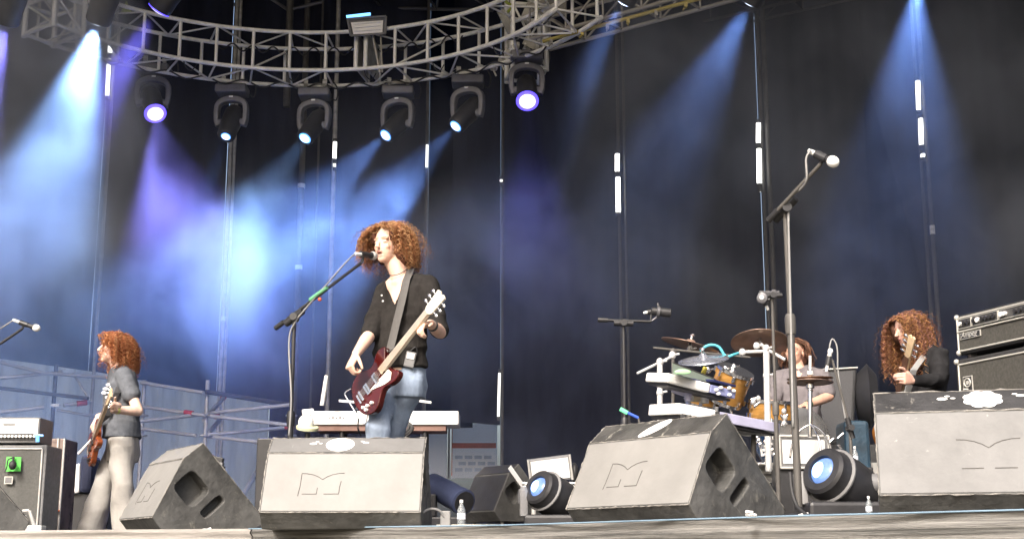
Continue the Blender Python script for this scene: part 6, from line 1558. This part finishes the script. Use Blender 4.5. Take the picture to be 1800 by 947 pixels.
# ================================================================ AMPLIFIERS
m_tolex = mat('black_tolex', (.030, .030, .032), .7, var=.3, scale=30, bump=.4)
m_grille = mat('dark_grille_cloth', (.060, .058, .052), .9, var=.3, scale=60, bump=.5)
m_piping = mat('silver_piping', (.62, .61, .57), .35, .4, var=.1)
def amp_box(t, A, B, dep, ux, m_case=m_tolex, m_front=m_grille, inset=.03):
    """A lower-left, B size (w,h); ux is the direction to the right along the front"""
    A = Vector(A); ux = Vector(ux).normalized(); uy = Vector((0, 0, 1)); n = ux.cross(uy); w, h = B      # n points to the audience
    b = MB().prism([(0, 0), (w, 0), (w, h), (0, h)], A - n * dep, ux, uy, dep); b.build('cabinet', m_case, t, bevel=.010)
    b = MB().prism([(inset, inset), (w - inset, inset), (w - inset, h - inset), (inset, h - inset)], A - n * .004, ux, uy, .008); b.build('grille_cloth', m_front, t)
    for (p, q) in (((0, 0), (w, 0)), ((w, 0), (w, h)), ((w, h), (0, h)), ((0, h), (0, 0))):
        f_ = lambda s: A + ux * (inset + (w - 2 * inset) * (s[0] / w)) + uy * (inset + (h - 2 * inset) * (s[1] / h)) + n * .006
        bar('piping', f_(p), f_(q), .0065, m_piping, t, 6)
    for (x, y) in ((0, 0), (w, 0), (w, h), (0, h)):
        b = MB().ell(A + ux * (x + (.012 if x == 0 else -.012)) + uy * (y + (.012 if y == 0 else -.012)), (.019, .019, .019), n=10, m=6); b.build('corner', m_piping, t, smooth=True)
    return A, ux, uy, n
def text(name, s, o, ux, uy, size, m, parent, ext=.001, shear=0):
    cu = bpy.data.curves.new(name, 'FONT'); cu.body = s; cu.size = size; cu.extrude = ext; cu.shear = shear; cu.align_x = 'LEFT'
    ob = bpy.data.objects.new(name, cu); COL.objects.link(ob); dg = bpy.context.evaluated_depsgraph_get()
    me = bpy.data.meshes.new_from_object(ob.evaluated_get(dg)); bpy.data.objects.remove(ob)
    n = Vector(ux).cross(Vector(uy)); M = Matrix.Translation(o) @ Matrix((Vector(ux), Vector(uy), n)).transposed().to_4x4()
    me.transform(mat_of(parent).inverted() @ M); me.materials.clear(); me.materials.append(m)
    return link_part(name, me, parent)
Yb_ = 8.6
A = P(1684, 624, Yb_); ux = (P(1800, 606, Yb_ - .55) - A); ux.z = 0
hh = P(1684, 556, Yb_).z - A.z
t = thing('bass_amplifier_head', 'black bass amplifier head with silver piping and a row of knobs, topmost at the right', 'amplifier', A, 'bass amplifier stack at the right')
A, ux, uy, n = amp_box(t, A, (.74, hh), .34, ux, inset=.02)
b = MB().prism([(.03, hh * .62), (.71, hh * .62), (.71, hh * .90), (.03, hh * .90)], A, ux, uy, .010); b.build('control_panel', mat('charcoal_panel', (.07, .07, .07), .4), t)
for (x0, x1) in ((.035, .155), (.165, .40), (.41, .70)):
    for (p, q) in (((x0, .64), (x1, .64)), ((x0, .88), (x1, .88)), ((x0, .64), (x0, .88)), ((x1, .64), (x1, .88))): bar('panel_line', A + ux * p[0] + uy * hh * p[1] + n * .012, A + ux * q[0] + uy * hh * q[1] + n * .012, .0025, m_piping, t, 6)
for k, x in enumerate((.06, .10, .135, .19, .225, .265, .30, .335, .37, .44, .47, .56, .60, .64, .68)):
    c = A + ux * x + uy * hh * .76; b = MB().tube(c + n * .010, c + n * .028, .013 if k % 5 != 4 else .016, n=14); b.build('knob', m_white if k in (0, 4, 9, 10) else m_black, t)
bar('piping', A + ux * .02 + uy * hh * .57 + n * .010, A + ux * .72 + uy * hh * .57 + n * .010, .006, m_piping, t, 6)
b = MB().prism([(.045, hh * .36), (.235, hh * .36), (.235, hh * .52), (.045, hh * .52)], A + n * .006, ux, uy, .006); b.build('badge_plate', m_piping, t)
b = MB().prism([(.050, hh * .375), (.230, hh * .375), (.230, hh * .505), (.050, hh * .505)], A + n * .0122, ux, uy, .001); b.build('badge_face', m_black, t)
text('badge_lettering', 'Ampeg', A + ux * .055 + uy * hh * .40 + n * .0142, ux, uy, .052, m_piping, t, .0008, .3)
for sx_ in (.08, .66): b = MB().box(A + ux * sx_ + uy * -.012 - n * .05, (.05, .05, .03)); b.build('foot', m_black, t)
for (sy) in (.5,): b = MB().box(A - ux * .012 + uy * hh * sy - n * .17, (.02, .12, .04)); b.build('side_handle', m_piping, t, bevel=.005)
A2 = P(1677, 900, Yb_ + .02); A2.z = FL + .03; top_z = P(1672, 640, Yb_).z
t = thing('bass_speaker_cabinet', 'tall black bass speaker cabinet with silver piping and a square badge under the amplifier head', 'speaker cabinet', A2, 'bass amplifier stack at the right')
A2 = Vector((A.x - .03 * ux.x, A.y - .03 * ux.y, FL + .03)) - n * -.0
h2 = A.z - .03 - A2.z
A2, ux, uy, n = amp_box(t, A2, (.80, h2), .40, ux, inset=.035)
bq = A2 + ux * .075 + uy * (h2 - .215)
b = MB().prism([(0, 0), (.085, 0), (.085, .10), (0, .10)], bq + n * .006, ux, uy, .006); b.build('badge_plate', m_piping, t)
b = MB().prism([(.005, .005), (.080, .005), (.080, .095), (.005, .095)], bq + n * .0125, ux, uy, .0008); b.build('badge_face', m_black, t)
b = MB(); b.path([bq + ux * (.0425 + .028 * math.cos(k * .35)) + uy * (.058 + .026 * math.sin(k * .35)) + n * .015 for k in range(19)], .005, 6); b.tube(bq + ux * .0425 + uy * .058 + n * .014, bq + ux * .0425 + uy * .058 + n * .016, .014, n=16); b.build('badge_ring', m_piping, t)
b = MB(); b.box(bq + ux * .0425 + uy * .018 + n * .014, (.06, .004, .008)); b.build('badge_line', m_piping, t)

# left amp stack
Ya = 10.2
A = P(-42, 778, Ya); wA = P(68, 778, Ya).x - A.x; hA = P(0, 733, Ya).z - A.z
t = thing('guitar_amplifier_head', 'bright white guitar amplifier head with a row of dark knobs at the left edge', 'amplifier', A, 'guitar amplifier stack at the left')
b = MB().prism([(0, 0), (wA, 0), (wA, hA), (0, hA)], A + Vector((0, .30, 0)), (1, 0, 0), (0, 0, 1), .30); b.build('cabinet', m_grey, t, bevel=.008)
b = MB().prism([(.012, hA * .36), (wA - .012, hA * .36), (wA - .012, hA - .012), (.012, hA - .012)], A, (1, 0, 0), (0, 0, 1), .006); b.build('front_panel', m_white, t)
b = MB().prism([(.012, hA * .10), (wA - .012, hA * .10), (wA - .012, hA * .34), (.012, hA * .34)], A, (1, 0, 0), (0, 0, 1), .006); b.build('control_strip', m_black, t)
for k in range(16):
    x = .03 + (wA - .06) * k / 15; c = A + Vector((x, -.006, hA * .25)); b = MB().tube(c, c + Vector((0, -.02, 0)), .010, n=10); b.build('knob', m_white if k % 1 == 0 else m_black, t)
b = MB(); b.box(A + Vector((.24, -.009, hA * .72)), (.09, .004, .010)); b.build('brand_line', m_grey, t)
b = MB(); b.tube(P(66, 764, Ya - .06), P(66, 776, Ya - .06), .014, n=8); b.tube(P(60, 764, Ya - .06), P(76, 765, Ya - .06), .008, n=8); b.build('blue_plug', glow('cool_indicator', (.15, .5, 1.0), .9), t)
A = Vector((P(-52, 900, Ya).x, Ya + .02, FL + .03)); wB = P(73, 900, Ya).x - A.x; hB = P(0, 781, Ya).z - A.z
t = thing('guitar_speaker_cabinet', 'grey guitar speaker cabinet with a green tape square at the left edge', 'speaker cabinet', A, 'guitar amplifier stack at the left')
b = MB().prism([(0, 0), (wB, 0), (wB, hB), (0, hB)], A + Vector((0, .36, 0)), (1, 0, 0), (0, 0, 1), .36); b.build('cabinet', mat('grey_tolex', (.20, .20, .205), .7, scale=30, bump=.3), t, bevel=.010)
b = MB().prism([(.02, .02), (wB - .035, .02), (wB - .035, hB - .03), (.02, hB - .03)], A, (1, 0, 0), (0, 0, 1), .006); b.build('grille_cloth', mat('grey_grille_cloth', (.105, .105, .10), .9, scale=60, bump=.4), t)
bar('piping', A + Vector((wB - .03, -.008, .02)), A + Vector((wB - .03, -.008, hB - .03)), .008, m_galv, t); bar('piping', A + Vector((.02, -.008, hB - .03)), A + Vector((wB - .03, -.008, hB - .03)), .007, m_galv, t)
g0 = P(10, 828, Ya); b = MB().prism([(0, 0), (.115, 0), (.112, .105), (.004, .108)], g0 + Vector((0, -.01, 0)), (1, 0, 0), (0, 0, 1), .003); b.build('green_tape', mat('bright_green_tape', (.12, .62, .10), .5), t)
t_ = thing('clipped_microphone', 'small dark microphone hanging over the green tape square', 'microphone', P(22, 812, Ya - .06))
b = MB(); b.ell(P(22, 817, Ya - .07), (.028, .03, .035), n=12, m=8); b.tube(P(22, 813, Ya - .05), P(24, 803, Ya - .03), .009); b.build('mic_head', m_cable, t_, smooth=True)
b = MB(); b.path(curve_pts([P(22, 804, Ya - .03), P(14, 808, Ya - .05), P(12, 820, Ya - .05), P(8, 830, Ya - .05)], 5), .005); b.build('cable', m_cable, t_)
b = MB().prism([(0, 0), (.062, 0), (.062, .055), (0, .055)], P(8, 850, Ya) + Vector((0, -.008, 0)), (1, 0, 0), (0, 0, 1), .004); b.build('badge_plate', m_piping, t)
b = MB().prism([(.006, .006), (.056, .006), (.056, .049), (.006, .049)], P(8, 850, Ya) + Vector((0, -.0125, 0)), (1, 0, 0), (0, 0, 1), .001); b.build('badge_face', m_grey, t)
# mottled wooden case
m_mott = mat('mottled_brown_board', (.20, .15, .13), .6, var=.5, scale=3.5, bump=.1, scuff=((.045, .022, .028), .52, 3.2), detail=3)
Yw = 11.2
a_ = P(76, 900, Yw); c_ = P(114, 770, Yw)
t = thing('mottled_case', 'brown mottled upright case standing right of the left speaker cabinet', 'case', (a_.x, Yw, FL))
b = MB(); b.box2((a_.x, Yw, FL), (c_.x, Yw + .35, c_.z)); b.build('case_body', m_mott, t, bevel=.01)
bar('edge_strip', (a_.x + (c_.x - a_.x) * .62, Yw - .006, FL + .45), (a_.x + (c_.x - a_.x) * .62, Yw - .006, c_.z), .009, m_piping, t)
bar('edge_strip', (c_.x, Yw - .002, FL), (c_.x, Yw - .002, c_.z), .010, m_galv, t)
b = MB(); b.ell(P(90, 893, Yw - .03), (.03, .02, .015), n=10, m=6); b.ell(P(98, 897, Yw - .03), (.035, .02, .012), n=10, m=6); b.build('orange_label', m_orange, t)
b = MB(); b.path(curve_pts([P(91, 900, Yw - .04), P(94, 915, Yw - .05), P(92, 940, Yw - .05)], 5), .006); tag(b.build('green_cable', mat('green_cable', (.20, .34, .12), .6, bump=0), smooth=True), 'green cable hanging down the mottled case', 'cable')
# white cloth over a dark box behind the left guitarist
Yz = 11.9
t = thing('draped_box', 'dark box under a bright white cloth just left of the left guitarist', 'box', (P(138, 900, Yz).x, Yz, FL))
b = MB(); b.box2((P(117, 900, Yz).x, Yz, FL), (P(190, 900, Yz).x, Yz + .35, P(138, 866, Yz).z)); b.build('box_body', m_black, t, bevel=.01)
pts = [(117, 868), (139, 866), (137, 812), (130, 815), (122, 824), (117, 840)]
o3 = P(117, 868, Yz - .05); b = MB().prism([((P(px, 868, Yz - .05).x - o3.x), (P(px, py, Yz - .05).z - o3.z)) for px, py in pts], o3, (1, 0, 0), (0, 0, 1), -.22); b.build('white_cloth', m_white, t, bevel=.02)
b = MB(); b.box2((P(138, 900, Yz).x, Yz - .05, P(138, 866, Yz).z + .002), (P(160, 900, Yz).x, Yz + .2, P(150, 800, Yz).z)); b.build('dark_cloth', mat('blue_black_cloth', (.015, .02, .05), .8), t, bevel=.03)
# small stands left
t = thing('cable_reel_stand', 'small white framed stand and junction box at the foot of the left speaker cabinet', 'stand', P(52, 925, 9.4))
for (p, q) in (((40, 898), (52, 897)), ((52, 897), (62, 928)), ((44, 905), (44, 928))): bar('frame_bar', P(*p, 9.4), P(*q, 9.4), .014, m_galv, t)
b = MB(); q = P(60, 932, 9.4); b.box((q.x, 9.4, FL + .035), (.13, .10, .07)); b.build('junction_box', m_white, t, bevel=.006)

# ================================================================ MIDDLE FLOOR ITEMS
Yc = 9.3
a_ = P(931, 848, Yc); b_ = P(1003, 804, Yc)
t = thing('display_case', 'tilted white screened case standing on folded slats behind the floor lamp', 'case', (a_.x, Yc, FL))
rot = Matrix.Rotation(R(-7), 3, 'Y') @ Matrix.Rotation(R(10), 3, 'X'); c = P(967, 824, Yc)
b = MB().box(c, (.285, .05, .165), rot); b.build('case_body', m_grey, t, bevel=.008)
b = MB().box(c + rot @ Vector((0, -.028, 0)), (.255, .006, .135), rot); b.build('white_face', m_white, t)
for s_ in (-1, 1): bar('edge_strip', c + rot @ Vector((s_ * .142, -.026, -.085)), c + rot @ Vector((s_ * .142, -.026, .085)), .008, m_galv, t)
for (dx, r_) in ((.165, .05),): b = MB().ell(c + Vector((dx, .05, -.02)), (.03, .05, .07), n=12, m=8); b.build('dark_round_back', m_black, t, smooth=True)
for k in range(4):
    z = P(960, 849 + k * 6, Yc).z; b = MB(); b.box((P(965, 850, Yc).x, Yc + .05, z), (.36 - k * .015, .20, .012)); b.build('slat', m_white if k < 3 else m_galv, t, bevel=.002)
bar('prong', P(920, 848, Yc - .05), P(932, 853, Yc - .05), .009, m_white, t)
for px in (938, 985): bar('leg', P(px, 868, Yc), Vector((P(px, 868, Yc).x, Yc, FL)), .016, m_galv, t)
tp2 = thing('penlight', 'green tipped blue stick poking up behind the scuffed turned monitor', 'stick light', P(1105, 724, 7.2))
b = MB(); b.tube(P(1090, 718, 7.2), P(1103, 725, 7.2), .011, n=8); b.build('green_tip', glow('green_tip', (.15, .9, .35), .9), tp2)
b = MB(); b.tube(P(1103, 725, 7.2), P(1122, 734, 7.2), .008, n=8); b.build('stick_body', mat('blue_stick', (.05, .12, .6), .4), tp2)
bar('stick_body', P(1122, 734, 7.2), P(1135, 800, 7.2), .006, m_pole, tp2)

# black monitor speaker behind the drummer
Ym = 12.3
c0, c1 = P(1440, 742, Ym), P(1506, 646, Ym)
t = thing('drum_monitor', 'large black speaker with a slanting grey grille behind the drummer', 'loudspeaker', (c0.x, Ym, RT), 'black loudspeakers by the drums')
b = MB(); pf = [(c0.x - .05, RT + .30), (c0.x + .30, RT + .30), (c0.x + .37, c1.z), (c0.x + .02, c1.z - .02)]
b.prism([(x - c0.x, z - RT) for x, z in pf], (c0.x, Ym, RT), (1, 0, 0), (0, 0, 1), -.5); b.build('cabinet', m_blackpaint, t, bevel=.02)
b.prism
b = MB(); b.prism([(x, z) for x, z in [(-.02, .34), (.27, .34), (.33, c1.z - RT - .03), (.04, c1.z - RT - .05)]], (c0.x, Ym - .004, RT), (1, 0, 0), (0, 0, 1), .008); b.build('grille', mat('perforated_grille', (.075, .075, .08), .5, .3, scale=80), t)
b = MB(); b.lathe([(.05, -.12), (.2, -.10), (.30, 0), (.2, .08)], Vector((c0.x + .48, Ym + .1, c1.z - .25)), Vector((1, -.2, 0)), 28); b.build('horn', m_black, t, smooth='auto')
bar('edge_trim', (c0.x + .02, Ym - .008, c1.z - .02), (c0.x + .37, Ym - .008, c1.z), .009, m_galv, t)
for dx in (0, .25): bar('leg', (c0.x + dx, Ym + .1, RT), (c0.x + dx, Ym + .1, RT + .32), .02, m_black, t)
b = MB(); b.box2((c0.x - .06, Ym - .1, RT), (c0.x + .5, Ym + .6, RT + .29)); o = b.build('equipment_case', m_tolex, bevel=.01); tag(o, 'black case under the large speaker behind the drummer', 'case')
b = MB(); q0 = P(1490, 790, 9.9); b.box2((P(1487, 800, 10.0).x, 10.0, FL), (P(1532, 800, 10.0).x, 10.3, P(1500, 738, 10.0).z)); o = b.build('covered_crate', mat('teal_cover', (.012, .035, .06), .6, var=.5, scale=6, bump=.4), bevel=.03); tag(o, 'dark teal covered crate between the drum riser and the right monitor', 'crate')
bz = P(1508, 822, 9.5); t = bottle(1508, None, 9.5, .15, 'small clear bottle on the black box above the blue lens floor lamp')
z_ = bz.z; t.location.z = z_
b = MB(); b.box2((P(1490, 850, 9.5).x, 9.4, FL), (P(1530, 850, 9.5).x, 9.65, z_ - .001)); o = b.build('equipment_box', m_black, bevel=.008); tag(o, 'low black box carrying the small clear bottle right of the case', 'equipment box')
b = MB(); c = P(1462, 790, 9.9)
for k in range(7): q = c + Vector((rng.uniform(-.04, .08), 0, rng.uniform(-.1, .1))); b.tube(q, q + Vector((rng.uniform(-.05, .05), 0, rng.uniform(.02, .05))), .009, n=6)
o = b.build('case_fittings', m_chrome); tag(o, 'cluster of small chrome fittings right of the white fronted case', 'fittings'); o['kind'] = 'stuff'
# little camera-like gadget behind the left turned monitor
t = thing('clamp_gadget', 'small dark gadget with a red clip sitting behind the sideways monitor at the left', 'gadget', P(378, 812, 9.6))
for (px, py, w_, h_, m) in ((368, 800, .05, .02, m_red), (378, 806, .12, .035, m_black), (384, 815, .07, .03, m_grey), (386, 825, .06, .06, m_black)):
    b = MB().box(P(px, py, 9.6), (w_, .06, h_), Matrix.Rotation(.2, 3, 'Y')); b.build('gadget_block', m, t, bevel=.004)
bar('post', P(386, 828, 9.6), Vector((P(386, 828, 9.6).x, 9.6, FL)), .012, m_galv, t)
